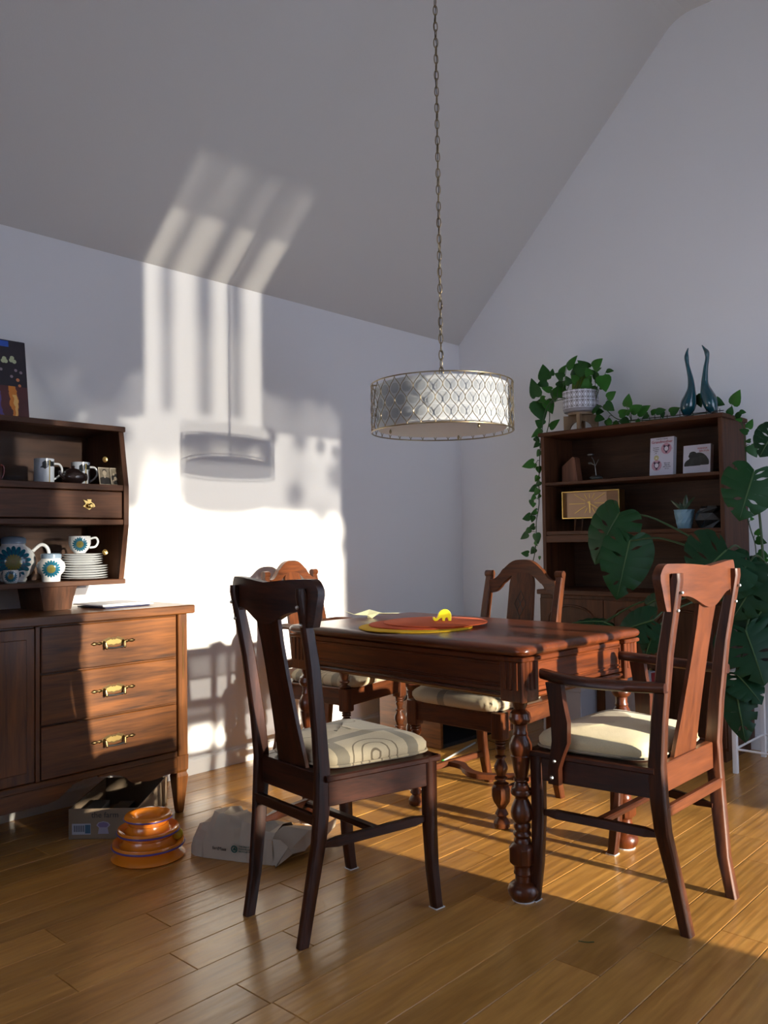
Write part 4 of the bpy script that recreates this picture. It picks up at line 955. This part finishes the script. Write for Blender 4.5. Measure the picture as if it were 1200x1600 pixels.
MB().bar((cx_-.012, .001, cz_+.008), (cx_+.068, .001, cz_-.040), .006, .0016, up=(0, 1, 0), c=.0003, w2=.003).build('minute_hand', M_brass, ck)
for x, y in ((-.115, .02), (-.085, .05), (.115, .02), (.085, .05)): MB().tube([(x*.92, y, cz), (x, y, 0)], .004, 8, rs=[.0055, .003]).build('leg', M_wal['z'], ck)

M_leafd = plain('dark_leaf', (0.010, 0.040, 0.012), 0.32, var=.25, vscale=30, coat=.1)
sp_t = thing('potted_snake_plant', 'small snake plant in a pale blue faceted pot on the lower shelf', 'plant', (4.26, 1.800, 1.145))
M_bp = plain('pale_blue_ceramic', (0.22, 0.38, 0.48), 0.45)
n = 12; rings = []
for r, z, ph in ((.036, 0, 0), (.036, .008, .5), (.042, .030, 0), (.046, .055, .5), (.050, .080, 0), (.053, .098, .5), (.048, .098, .5), (.046, .085, .5)):
    rings.append([(r*math.cos(2*PI*(j+ph)/n), r*math.sin(2*PI*(j+ph)/n), z) for j in range(n)])
MB().loft(rings).build('pot', M_bp, sp_t)
MB().lathe([(.046, .086), (.001, .090)], 16).build('soil', M_sub, sp_t)
for dy, dz, x, w_ in ((.070, .062, 0, .030), (-.010, .088, .01, .030), (-.060, .072, -.01, .024), (.03, .05, .02, .028)):
    pts = [Vector((x, dy*s_**1.2, .088+dz*s_)) for s_ in (0, .2, .45, .7, .88, 1)]; ws = [.5, .85, 1, .8, .45, .04]
    rings = [[(p.x-.002, p.y-w_*.5*q, p.z), (p.x+.004, p.y, p.z-.003), (p.x-.002, p.y+w_*.5*q, p.z), (p.x-.005, p.y, p.z+.002)] for p, q in zip(pts, ws)]
    MB().loft(rings).build('leaf', M_leafd, sp_t, smooth=40)
t = thing('faceted_vase', 'squat black faceted glass vase at the right of the lower shelf', 'vase', (4.27, 1.663, 1.145))
m = MB(); n = 7; rings = []
for r, z, ph in ((.060, 0, 0), (.082, .040, .5), (.076, .075, 0), (.056, .100, .5), (.050, .112, .5), (.044, .112, .5), (.044, .09, .5)): rings.append([(r*math.cos(2*PI*(j+ph)/n), r*math.sin(2*PI*(j+ph)/n), z) for j in range(n)])
m.loft(rings).build('body', plain('smoked_glass', (0.022, 0.026, 0.028), 0.12, coat=.6), t)
t = thing('magazine', 'thin open magazine lying on the cabinet counter behind the big leaves', 'magazine', (4.19, 1.80, .8155), R(8))
MB().cbox(-.07, .10, -.10, .10, 0, .006, .001).build('pages', plain('magazine_paper', (.34, .28, .22), .5), t)

# two blown-glass birds on top
M_teal = plain('teal_glass', (0.006, 0.060, 0.080), 0.06, coat=.9)
M_tealf = plain('dark_foot_glass', (0.01, 0.015, 0.02), 0.08, coat=.8)
def bird(label, y, pts, rs):
    t = thing('glass_bird', label, 'ornament', (4.26, y, 1.713))
    MB().lathe([(.030, 0), (.032, .005), (.022, .012), (.018, .030)], 20).build('foot', M_tealf, t, smooth=50)
    P = crm([(0, a, b) for a, b in pts], 6); RR = [v.x for v in crm([(r, 0, 0) for r in rs], 6)]
    MB().tube(P, .01, 14, rs=[max(.0015, r) for r in RR]).build('body', M_teal, t, smooth=60)
bird('teal glass bird with long neck tipped right, nearer the plant pot', 1.772, [(0, .020), (-.004, .050), (-.012, .085), (-.022, .123), (-.028, .160), (-.026, .206), (-.019, .245), (-.011, .285), (-.007, .325), (-.010, .350), (-.017, .373)], [.018, .036, .040, .030, .020, .015, .012, .010, .0115, .007, .002])
bird('teal glass bird with long neck tipped left, at the bookcase corner', 1.629, [(0, .020), (.012, .050), (.022, .085), (.036, .125), (.044, .169), (.042, .214), (.0366, .259), (.0285, .303), (.030, .334), (.042, .355), (.0535, .375)], [.018, .034, .038, .032, .020, .015, .012, .010, .0125, .007, .002])
rk = thing('wire_rack', 'low black wire gallery rail along the top of the bookcase', 'rack', (4.31, 1.60, 1.712)); m = MB()
m.tube([(0, 0, .034), (0, .62, .040)], .0022, 6); m.build('rail', M_black, rk)
for i in range(9): MB().tube([(0, .02+.07*i, 0), (0, .02+.07*i, .062 if i % 2 else .045)], .0018, 6).build('upright', M_black, rk)

# ------------------------------------------------------------------ trailing pothos in a patterned pot on a wooden stand
st = thing('plant_stand', 'brown wooden pot stand with arched legs on top of the bookcase', 'stand', (4.29, 2.405, 1.713), R(20))
arch = [(-.098, 0), (-.066, 0)]+[(-.066*math.cos(PI*i/10), .066*math.sin(PI*i/10)) for i in range(1, 10)]+[(.066, 0), (.098, 0), (.098, .095), (-.098, .095)]
for a in (0, 90): MB().prism(arch, -.009, .009, T=Matrix.Rotation(R(a), 4, 'Z')).build('leg_panel', M_lightwood, st)
MB().lathe([(.072, .095), (.074, .108), (.001, .108)], 28).build('disc', M_lightwood, st)
def pot_mat():
    m, n, b = newmat('patterned_pot'); setin(b, rough=0.5); q = NM(n); X, Y, Z, tt = objxyz(n)
    a = q.op('MULTIPLY', q.op('ARCTAN2', Y, X), 20/(2*PI)); fa = q.op('SUBTRACT', q.op('FRACT', a), .5); z1 = q.op('FRACT', q.op('DIVIDE', q.op('SUBTRACT', Z, .022), .048)); fz = q.op('SUBTRACT', z1, .5)
    d = q.op('ADD', q.op('ABSOLUTE', q.op('MULTIPLY', fa, 1.0)), q.op('ABSOLUTE', q.op('MULTIPLY', fz, .9)))
    l = q.mx(q.op('LESS_THAN', q.op('ABSOLUTE', q.op('SUBTRACT', d, .46)), .055), q.op('LESS_THAN', d, .26), q.op('GREATER_THAN', q.op('ABSOLUTE', fz), .455))
    l = q.op('MULTIPLY', l, q.op('GREATER_THAN', Z, .022))
    n.links.new(q.blend(l, (0.24, 0.23, 0.25), (0.74, 0.76, 0.84)), b.inputs['Base Color']); return m
po = thing('potted_pothos', 'trailing green pothos in a white patterned pot on top of the bookcase', 'plant', (4.29, 2.405, 1.822))
MB().lathe([(.085, 0), (.095, .004), (.100, .02), (.102, .118), (.104, .124), (.098, .126), (.094, .110), (.09, .105)], 40).build('pot', pot_mat(), po, smooth=40)
MB().lathe([(.094, .106), (.001, .112)], 20).build('soil', M_sub, po)
M_pl = [plain('pothos_leaf_'+k, c, 0.4, var=.3, vscale=25, spec=.25) for k, c in (('green', (0.028, 0.130, 0.014)), ('deep', (0.016, 0.075, 0.012)), ('lime', (0.100, 0.170, 0.012)))]
M_stem = plain('green_stem', (0.030, 0.065, 0.018), 0.5)
def heart(parent, A, d, width, mat, nrm, fold=.25, droop=.15, name='leaf'):
    L = d.length; y = d.normalized(); z = (nrm-y*nrm.dot(y)).normalized(); x = y.cross(z)
    out = [(0, 0), (.20, -.07), (.40, -.02), (.50, .14), (.47, .34), (.36, .56), (.20, .78), (.07, .93), (0, 1.0)]; m = MB(); vs = []; fs = []
    mid = [(0, .0), (0, .02), (0, .08), (0, .2), (0, .36), (0, .56), (0, .78), (0, .93), (0, 1.0)]
    def P(a, b): return A+x*(a*width)+y*(b*L)+z*(-abs(a)*width*fold-droop*L*b*b)*-1*-1
    for (a, b), (c, e) in zip(out, mid): vs += [P(-a, b), P(c, e), P(a, b)]
    for i in range(8):
        for j in (0, 1): fs.append((i*3+j, i*3+j+1, i*3+j+4, i*3+j+3))
    lo = parent.location; vs = [tuple(v-lo) for v in vs]
    return m.add(vs, fs).build(name, mat, parent, smooth=70)
rp = random.Random(11)
POTHOS= [(4.23,2.455,2.087,-0.059,0.055),(4.22,2.594,2.037,0.011,0.083),(4.24,2.594,2.026,0.057,-0.016),(4.22,2.66,1.94,0.016,0.096),(4.22,2.554,1.969,0.052,0.02),(4.24,2.563,2.057,-0.013,0.033),(4.28,2.532,2.067,-0.036,0.043),(4.27,2.453,2.046,-0.035,0.056),(4.27,2.394,2.049,0.018,0.05),(4.23,2.34,2.053,0.075,0.037),(4.25,2.326,2.067,0.048,0.048),(4.23,2.291,2.063,-0.056,0.035),(4.22,2.264,2.04,-0.032,0.008),(4.22,2.225,2.005,-0.025,-0.083),(4.23,2.206,1.878,-0.046,0.027),(4.28,2.56,1.992,-0.073,-0.067),(4.28,2.576,1.975,0.002,-0.062),(4.27,2.395,2.05,0.046,-0.115),(4.27,2.321,1.966,0.03,-0.069),(4.23,2.313,1.984,0.048,-0.04),(4.23,2.308,2.019,0.022,0.046),(4.26,2.285,2.006,0.027,0.046),(4.27,2.276,1.985,0.022,0.037),(4.28,2.481,2.02,0.045,-0.016),(4.28,2.542,2.024,-0.054,-0.034),(4.22,2.631,1.931,-0.036,0.004),(4.26,2.678,1.924,-0.038,-0.112),(4.26,2.61,1.921,-0.034,-0.075),(4.25,2.617,1.924,0.036,-0.013),(4.22,2.614,1.771,0.05,0.032),(4.25,2.589,1.757,-0.056,0.038),(4.22,2.631,1.75,0.052,-0.039),(4.28,2.711,1.71,-0.031,-0.025),(4.28,2.687,1.681,0.027,-0.029),(4.25,2.216,2.037,-0.038,-0.006),(4.23,2.22,1.847,-0.044,-0.039),(4.28,2.302,1.82,-0.042,-0.005),(4.26,2.315,1.827,-0.052,0.019),(4.28,2.306,1.786,-0.051,-0.014),(4.28,2.24,1.762,-0.031,-0.037),(4.25,2.451,1.99,0.018,0.046),(4.24,2.342,1.974,-0.038,0.037),(4.26,2.266,1.948,-0.037,0.02),(4.24,2.485,2.033,0.049,0.029),(4.22,2.387,1.995,0.042,0.04),(4.17,2.614,1.662,0.03,-0.023),(4.22,2.638,1.62,0.028,-0.031),(4.15,2.64,1.549,0.067,-0.017),(4.15,2.625,1.538,0.019,-0.024),(4.2,2.64,1.526,-0.005,-0.039),(4.17,2.624,1.467,0.022,-0.03),(4.19,2.625,1.437,0.031,-0.029),(4.19,2.653,1.408,0.046,-0.021),(4.18,2.632,1.393,0.028,-0.037),(4.23,2.65,1.362,0.019,-0.02),(4.17,2.649,1.355,0.031,-0.022),(4.18,2.685,1.332,-0.005,-0.039),(4.17,2.656,1.314,0.004,-0.026),(4.2,2.658,1.269,0.043,-0.017),(4.17,2.686,1.238,0.053,-0.013),(4.18,2.672,1.238,0.01,-0.036),(4.21,2.682,1.179,0.04,-0.012),(4.18,2.693,1.161,0.031,-0.025),(4.19,2.718,1.136,0.047,-0.03),(4.22,2.743,1.133,0.004,-0.021),(4.16,2.641,1.134,-0.011,-0.056),(4.15,2.646,1.083,-0.017,-0.021),(4.17,2.701,1.017,0.044,0.005),(4.21,2.683,1.047,0.028,-0.031),(4.2,2.646,1.001,-0.002,-0.021),(4.24,2.098,1.818,-0.018,0.059),(4.25,2.148,1.782,-0.05,0.017),(4.23,2.068,1.787,-0.057,0.023),(4.26,2.047,1.779,-0.061,0.034),(4.22,2.091,1.773,-0.029,0.027),(4.28,2.146,1.762,-0.048,-0.036),(4.29,2.238,1.766,-0.016,-0.041),(4.3,2.208,1.747,-0.033,-0.027),(4.28,2.059,1.745,-0.016,-0.021),(4.3,1.986,1.776,-0.04,0.014),(4.22,1.967,1.759,0.032,-0.015),(4.24,1.93,1.772,-0.046,0.006),(4.3,1.924,1.777,-0.007,-0.034),(4.28,1.871,1.762,-0.046,0.02),(4.25,1.783,1.77,-0.021,-0.032),(4.3,1.733,1.841,-0.02,-0.061),(4.27,1.637,1.797,-0.048,-0.027),(4.29,1.651,1.779,0.029,-0.025),(4.24,1.531,1.76,-0.039,0.058),(4.24,1.55,1.712,-0.018,0.033),(4.26,1.524,1.698,-0.035,0.024),(4.23,1.494,1.719,-0.03,-0.007),(4.25,1.489,1.679,0.027,0.006),(4.3,1.479,1.641,-0.021,0.04),(4.25,1.462,1.614,0.033,0.017),(4.22,1.441,1.569,0.027,-0.001),(4.29,1.467,1.552,-0.028,-0.054),(4.3,1.547,1.451,0.031,0.013),(4.35,1.472,1.105,-0.011,0.031),(4.32,1.464,1.082,-0.047,-0.016),(4.31,1.472,1.181,0.01,0.016),(4.3,1.449,1.02,-0.047,-0.021),(4.37,1.474,0.977,-0.048,0.005)]
VINES= [[(4.2, 2.403, 1.888), (4.2, 2.507, 1.912), (4.2, 2.581, 1.854), (4.2, 2.615, 1.708), (4.2, 2.631, 1.559), (4.2, 2.639, 1.409), (4.2, 2.642, 1.297), (4.2, 2.662, 1.203), (4.2, 2.664, 1.11), (4.2, 2.675, 1.027), (4.2, 2.689, 0.975)], [(4.22, 2.415, 1.903), (4.22, 2.553, 1.89), (4.22, 2.573, 1.78), (4.22, 2.611, 1.671), (4.22, 2.638, 1.636)], [(4.29, 2.414, 1.899), (4.29, 2.273, 1.845), (4.29, 2.177, 1.762), (4.29, 2.045, 1.74), (4.29, 1.865, 1.734), (4.29, 1.661, 1.738), (4.29, 1.564, 1.71), (4.29, 1.502, 1.655), (4.29, 1.493, 1.541), (4.29, 1.489, 1.461), (4.29, 1.477, 1.348)], [(4.34, 1.514, 1.222), (4.34, 1.497, 1.141), (4.34, 1.475, 1.06), (4.34, 1.471, 0.964), (4.34, 1.467, 0.9)]]
for i, (x, y, z, dy, dz) in enumerate(POTHOS):
    L = math.hypot(dy, dz); A = Vector((x, y, z)); d = Vector((rp.uniform(-.35, .15)*L, dy, dz)); nv = Vector((-1, rp.uniform(-.6, .25), rp.uniform(-.1, .7))).normalized()
    d = d*1.12; L *= 1.12; heart(po, A, d, L*rp.uniform(.72, .95), M_pl[2] if i == 17 else M_pl[0 if rp.random() < .6 else 1], nv)
for v in VINES:
    P = crm(v, 5); MB().tube([p-po.location for p in P], .0028, 6).build('vine', M_stem, po, smooth=60)
for i in range(0, len(POTHOS), 2):     # short leaf stalks back to the nearest vine
    x, y, z, dy, dz = POTHOS[i]; A = Vector((x, y, z))
    q = min((Vector(p) for v in VINES for p in crm(v, 3)), key=lambda p: (p-A).length)
    if .01 < (q-A).length < .22: MB().tube([A-po.location, (A+q)/2+Vector((0, 0, .012))-po.location, q-po.location], .0016, 5).build('leaf_stalk', M_stem, po)

# ------------------------------------------------------------------ monstera on a white metal stand
ws = thing('plant_stand', 'white thin-legged metal stand holding the monstera at the right', 'stand', (4.17, 1.33, 0))
for x, y in ((-.19, .14), (.19, .14), (-.19, -.14), (.19, -.14)): MB().posts([(x, y, 0, .022, .022), (x, y, .46, .022, .022)], .002).build('leg', M_trim, ws)
for p, q in (((-.19, .14), (-.19, -.14)), ((.19, .14), (.19, -.14)), ((-.19, .14), (.19, .14)), ((-.19, -.14), (.19, -.14))): MB().bar((*p, .11), (*q, .11), .010, .010).build('crossbar', M_trim, ws)
MB().cbox(-.21, .21, -.16, .16, .46, .475, .003).build('tray', M_trim, ws)
mo = thing('potted_monstera', 'large monstera with split dark leaves in a dark pot before the bookcase', 'plant', (4.17, 1.33, .476))
MB().lathe([(.10, 0), (.105, .01), (.125, .18), (.128, .19), (.118, .19), (.115, .17)], 28).build('pot', plain('dark_pot', (0.02, 0.02, 0.022), .5), mo, smooth=40)
MB().lathe([(.116, .17), (.001, .178)], 18).build('soil', M_sub, mo)
M_mon = plain('monstera_leaf', (0.007, 0.036, 0.013), 0.45, var=.3, vscale=9, spec=.2); M_mon2 = plain('leaf_midrib', (0.045, 0.10, 0.03), 0.45)
M_mon3 = plain('young_monstera_leaf', (0.011, 0.052, 0.015), 0.45, var=.3, vscale=9, spec=.2)
def interp(P, t):
    f = t*(len(P)-1); i = min(int(f), len(P)-2); return P[i].lerp(P[i+1], f-i)
OUT = crm([(.02, -.06, 0), (.20, -.20, 0), (.40, -.14, 0), (.52, .10, 0), (.50, .38, 0), (.38, .66, 0), (.18, .88, 0), (0, 1.02, 0)], 8)
def monstera(A, d, width, nrm, mat, seed, holes=1.0, fan=False):
    rn = random.Random(seed); L = d.length; y = d.normalized(); z = (nrm-y*nrm.dot(y)).normalized(); x = y.cross(z); vs = []; fs = []
    cuts = [0, .20, .33, .46, .58, .70, .82, 1.0]
    def W_(k, s):       # half-width of the gap at cut k, distance s from the midrib
        if k in (0, len(cuts)-1): return 0
        kind = kinds[k]; w_ = 0
        if 's' in kind and s > .58: w_ = max(w_, .020*min(1, (s-.58)/.22))
        if 'h' in kind and .16 < s < .52: w_ = max(w_, .022*math.sin(PI*(s-.16)/.36)**.7)
        return w_*holes
    for side in (-1, 1):
        kinds = {k: rn.choice(('s', '', 'h', 's', 'h') if fan else ('h', '', 'h', '', 's')) for k in range(1, len(cuts)-1)}
        for k in range(len(cuts)-1):
            b = len(vs); ns, ntt = 12, 5
            for i in range(ns+1):
                s = i/ns; t0 = cuts[k]+W_(k, s); t1 = cuts[k+1]-W_(k+1, s)
                for j in range(ntt+1):
                    t = t0+(t1-t0)*j/ntt; S = Vector((0, .95*max(0, t-.08)**1.15, 0)); E = interp(OUT, t); E = Vector((E.x, E.y, 0))
                    rag = 1-.012*(2*j/ntt-1)**2*(s > .9); q = S.lerp(E, s*rag); q.y += .05*math.sin(PI*s)*(t-.4)
                    h = -.20*abs(q.x)**1.3*width-.16*L*max(0, q.y)**2+.006*math.sin(s*6+k*2)*s*L-.02*L*(s**2)*(2*j/ntt-1)**2
                    vs.append(A+x*(side*q.x*width/.52*.5)+y*(q.y*L)+z*h-mo.location)
            for i in range(ns):
                for j in range(ntt):
                    a = b+i*(ntt+1)+j; fs.append((a, a+1, a+ntt+2, a+ntt+1) if side > 0 else (a+ntt+1, a+ntt+2, a+1, a))
    lf = MB().add([tuple(v) for v in vs], fs).build('leaf', mat, mo, smooth=60)
    rib = [A+y*(q*L)+z*(-.16*L*q*q+.0025)-mo.location for q in (0, .25, .5, .75, .95)]
    MB().tube(rib, .003, 5, rs=[.0042, .0036, .003, .002, .001]).build('midrib', M_mon2, lf, smooth=60)
MONSTERA = [(3.85, 1.96, 1.22, 0.118, -0.233, 0.275), (3.8, 1.881, 1.086, 0.034, -0.272, 0.252), (3.72, 1.387, 1.039, 0.117, -0.129, 0.366), (3.95, 1.338, 1.392, 0.049, -0.21, 0.258), (3.95, 1.238, 1.575, 0.064, -0.11, 0.173), (3.85, 1.279, 0.937, 0.122, -0.204, 0.241), (3.8, 1.343, 0.684, -0.096, -0.207, 0.297), (3.78, 1.383, 0.494, -0.122, -0.098, 0.17), (3.75, 1.374, 0.426, -0.054, -0.201, 0.155), (3.9, 1.264, 0.822, 0.131, -0.208, 0.256), (3.7, 1.981, 0.694, 0.157, 0.007, 0.087), (3.7, 1.974, 0.691, -0.06, -0.006, 0.068), (3.65, 1.709, 0.719, 0.16, -0.054, 0.182), (3.65, 1.698, 0.675, 0.034, -0.119, 0.117), (3.75, 1.773, 0.783, -0.089, 0.048, 0.091), (3.8, 1.321, 0.981, 0.116, -0.159, 0.198)]
for i, (x, y, z, dy, dz, wd) in enumerate(MONSTERA):
    A = Vector((x, y, z)); rn = random.Random(i*3+1)
    L = math.hypot(dy, dz); d = Vector((-.30*L, dy, dz)); nv = Vector((-.80, -.35, .55))
    if i in (2,): nv = Vector((-.62, -.35, .70)); d = Vector((-.5*L, dy, dz))
    if i in (10, 11): nv = Vector((-.35, -.2, .9))
    monstera(A, d, wd, nv+Vector((rn.uniform(-.1, .1), rn.uniform(-.2, .2), rn.uniform(-.15, .15))), M_mon3 if i in (0, 1, 3) else M_mon, 40+i, 1.0 if i not in (10, 11, 14) else .4, i in (2, 5, 6, 9))
    base = Vector((4.17+rn.uniform(-.05, .05), 1.33+rn.uniform(-.05, .05), .65)); up = Vector((0, 0, .25))
    P = crm([base, base.lerp(A, .35)+up*.6, base.lerp(A, .75)+up*.45, A], 6)
    MB().tube([p-mo.location for p in P], .006, 6, rs=[.007-.003*k/(len(P)-1) for k in range(len(P))]).build('stem', M_stem, mo, smooth=60)

# ------------------------------------------------------------------ chandelier
ch = thing('chandelier', 'round drum chandelier with glass discs in a wire lattice hanging on a long chain', 'chandelier', (2.668, 2.130, 0))
CR, CZ0, CZ1 = .290, 1.545, 1.738
m = MB()
for z in (CZ0, CZ1): m.tube([(CR*math.cos(2*PI*i/64), CR*math.sin(2*PI*i/64), z) for i in range(64)], .0028, 6, closed=True)
m.build('ring_frame', M_wire, ch, smooth=60)
NC = 32; amp = .238; m = MB()
for k in range(NC):
    for s in (-1, 1):
        pts = []
        for i in range(33):
            ph = -PI+4*PI*i/32; w_ = .25+amp*math.cos(ph)/ .95
            a = 2*PI*(k+s*w_)/NC; z = CZ1-(CZ1-CZ0)*i/32; pts.append((CR*math.cos(a), CR*math.sin(a), z))
        m.tube(pts, .0015, 5)
m.build('wire_lattice', M_wire, ch, smooth=60)
hp = (CZ1-CZ0)/4
dm = MB().lathe([(.001, -.004), (.010, -.0037), (.0185, -.002), (.0205, 0), (.0185, .002), (.010, .0037), (.001, .004)], 16)
d0 = None
for row_ in range(3):
    for k in range(NC):
        a = 2*PI*(k+(.5 if row_ == 1 else 0))/NC; z = CZ1-hp*(row_+1)
        if d0 is None: d0 = dm.build('glass_disc', M_lens, ch, smooth=50); ob = d0
        else: ob = d0.copy(); COL.objects.link(ob)
        ob.location = (CR*math.cos(a), CR*math.sin(a), z); ob.rotation_euler = (PI/2, 0, a+PI/2)
MB().lathe([(.268, CZ0+.012), (.268, CZ1-.006), (.265, CZ1-.006), (.265, CZ0+.012)], 64, caps=False).build('drum_shade', M_shade, ch, smooth=40)
df = MB().lathe([(.001, CZ0+.010), (.262, CZ0+.010), (.262, CZ0+.013), (.001, CZ0+.013)], 64).build('diffuser', M_shade, ch, smooth=40)
for a in (20, 140, 260): MB().lathe([(.002, CZ0-.008), (.005, CZ0-.004), (.005, CZ0+.002), (.002, CZ0+.010)], 10, (.215*math.cos(R(a)), .215*math.sin(R(a)))).build('finial', M_wire, df, smooth=50)
m = MB()
for a in (0, 120, 240): m.tube([(0, 0, CZ1+.010), (CR*math.cos(R(a+15)), CR*math.sin(R(a+15)), CZ1)], .003, 6)
m.lathe([(.006, CZ1-.06), (.016, CZ1-.05), (.016, CZ1+.01), (.006, CZ1+.022), (.004, CZ1+.045)], 14)
m.build('spider', M_wire, ch, smooth=50)
CT = 5.845-2.130-.03
lk = MB(); lk.tube([(.0085*math.copysign(abs(math.cos(q))**.8, math.cos(q)), 0, .021*math.sin(q)) for q in [2*PI*i/16 for i in range(16)]], .0021, 6, closed=True)
l0 = None; z = CZ1+.055; i = 0
while z < CT-.03:
    if l0 is None: l0 = lk.build('chain_link', M_wire, ch, smooth=60); ob = l0
    else: ob = l0.copy(); COL.objects.link(ob)
    ob.location = (0, 0, z); ob.rotation_euler = (0, 0, R(-35)+(PI/2 if i % 2 else 0)+.15*math.sin(i*1.7)); z += .0345; i += 1
MB().tube(crm([(.004*math.sin(j*1.9), .004*math.cos(j*2.3), CZ1+.03+(CT-.05-CZ1-.03)*j/24) for j in range(25)], 3), .0016, 5).build('cord', M_black, ch, smooth=60)
MB().lathe([(.012, CT-.05), (.03, CT-.045), (.06, CT-.02), (.065, CT+.0), (.065, CT+.09)], 24).build('ceiling_rose', M_wire, ch, smooth=40)

# ------------------------------------------------------------------ on the table
def mat_disc(name, label, c, z, r, col, cat='placemat'):
    mt = plain(name+'_felt', col, 0.9, bump=.3, bscale=300)
    t = MB().lathe([(r-.002, 0), (r, .001), (r, .0035), (r-.002, .0045), (.001, .0045)], 72).build('placemat', mt, smooth=40); t.location = (*c, z); tag(t, label, cat)
mat_disc('yellow', 'round yellow felt placemat at the bottom of the pile', (2.375, 2.040), TZ+.0005, .212, (0.85, 0.50, 0.012))
mat_disc('brick_red', 'round brick-red placemat lying in the middle of the pile', (2.425, 2.055), TZ+.0055, .198, (0.60, 0.090, 0.024))
mat_disc('orange_red', 'round orange-red placemat on top of the pile, under the elephant', (2.480, 2.030), TZ+.0105, .198, (0.68, 0.115, 0.032))
el = thing('toy_elephant', 'flat yellow elephant figure standing on the orange-red placemat', 'figurine', (2.505, 2.015, TZ+.0152), R(-44))
sil = [(-.036, .004), (-.030, .000), (-.022, .001), (-.010, .010), (-.004, .013), (-.002, .000), (.008, .000), (.009, .009), (.013, .013), (.018, .012), (.021, .007), (.022, 0), (.032, 0), (.0335, .012), (.033, .024), (.029, .034), (.022, .041), (.012, .0445), (.002, .0435), (-.006, .040), (-.013, .033), (-.017, .024), (-.020, .014), (-.025, .010), (-.029, .011), (-.030, .015), (-.035, .016), (-.038, .010)]
MB().prism(sil, -.009, .009).build('body', plain('lemon_yellow_paint', (0.90, 0.78, 0.015), 0.4), el, bevel=.0018)
pp = thing('paper_scrap', 'pale folded paper boat shape near the far corner of the table', 'paper', (2.555, 2.435, TZ+.001), R(-46))
vs = [(-.115, .0, .030), (-.075, -.012, .016), (-.02, -.022, .012), (.03, -.015, .020), (.115, -.004, .018), (-.07, .02, .010), (-.01, .035, .032), (.02, .05, .012), (.06, .04, .010), (.0, -.002, .0), (-.02, .0, .0)]
fs = [(0, 1, 5), (1, 2, 6, 5), (2, 3, 6), (3, 4, 8, 6), (6, 8, 7), (5, 6, 7), (2, 9, 10), (3, 9, 2), (6, 9, 3)]
o_ = MB().add(vs, fs).build('folded_sheet', plain('cream_paper', (0.62, 0.62, 0.40), 0.7), pp)
so = o_.modifiers.new('thickness', 'SOLIDIFY'); so.thickness = .0012

# ------------------------------------------------------------------ things on the floor in the far corner
cab = thing('low_cabinet', 'low wooden cabinet with a dark open front in the room corner behind the chairs', 'cabinet', (3.45, 2.80, 0))
for x in (0, .60): MB().cbox(x, x+.02, 0, .44, 0, .46, .002).build('side_panel', M_wal['y'], cab)
MB().cbox(-.008, .628, -.006, .446, .46, .480, .003).build('top', M_wal['x'], cab)
MB().box(.02, .60, .42, .44, .02, .46).build('back_panel', M_black, cab)
MB().box(.02, .60, .004, .42, .0, .02).build('base_panel', M_black, cab)
MB().box(.02, .60, .10, .42, .24, .255).build('shelf', M_black, cab)
tag(MB().tube(crm([(3.60, 3.16, .4865), (3.47, 3.14, .4865), (3.432, 3.132, .46), (3.432, 3.126, .336), (3.432, 3.113, .281), (3.432, 3.081, .238), (3.432, 3.034, .238), (3.432, 3.010, .286), (3.432, 3.003, .335), (3.432, 2.998, .46), (3.47, 2.99, .4865), (3.62, 2.96, .4865)], 6), .006, 8).build('cable', M_black, smooth=60), 'black cable looping down the side of the low corner cabinet', 'cable')
wd = thing('cat_wand', 'white cat wand toy with green tip lying under the table', 'toy', (3.267, 2.640, .0055))
MB().tube([(0, 0, 0), (.40, .10, 0)], .005, 8).build('stick', plain('grey_plastic_stick', (.36, .36, .34), .5), wd)
m = MB(); m.sphere((-.006, -.004, 0.001), .008, 10, 6); m.build('tip', plain('green_plastic', (0.02, 0.30, 0.03), .4), wd, smooth=60)
MB().tube(crm([(.40, .10, 0), (.48, .09, 0), (.46, .0, 0), (.38, -.06, 0), (.26, -.04, 0), (.22, -.12, 0)], 6), .0015, 6).build('string', M_black, wd)
def carton(label, loc, rz, a, b, h, ribbon):
    t = thing('gift_box', label, 'box', loc, R(rz)); g = plain('grey_card', (0.20, 0.20, 0.22), .7)
    MB().cbox(-a, a, -b, b, 0, h, .003).build('carton', g, t)
    rings = [[(-a-.004, -b-.004, h), (a+.004, -b-.004, h), (a+.004, b+.004, h), (-a-.004, b+.004, h)], [(-a-.004, -b-.004, h+.02), (a+.004, -b-.004, h+.02), (a+.004, b+.004, h+.02), (-a-.004, b+.004, h+.02)], [(-.02, -b-.002, h+.055), (.02, -b-.002, h+.055), (.02, b+.002, h+.055), (-.02, b+.002, h+.055)]]
    MB().loft(rings).build('lid', g, t)
    if ribbon: MB().box(-.02, .02, -b-.006, -b-.003, 0, h+.05).build('ribbon', plain('dark_red_ribbon', (0.16, 0.008, 0.012), .5), t); MB().box(-a-.006, -a-.003, -.02, .02, 0, h+.015).build('ribbon', plain('red_ribbon', (0.16, 0.008, 0.012), .5), t)
carton('grey gift box with dark red ribbon on the floor by the bookcase', (3.86, 1.90, 0), -8, .11, .10, .40, True)
carton('plain grey box on the floor between the table and the bookcase', (3.70, 2.17, 0), 6, .10, .10, .36, False)
# a thin twig fallen on the boards
tag(MB().tube(crm([(2.052, 1.195, .002), (2.058, 1.175, .003), (2.075, 1.160, .002)], 5), .0012, 5).build('twig', M_stem), 'tiny twig lying on the floorboards in front of the armchair', 'twig')
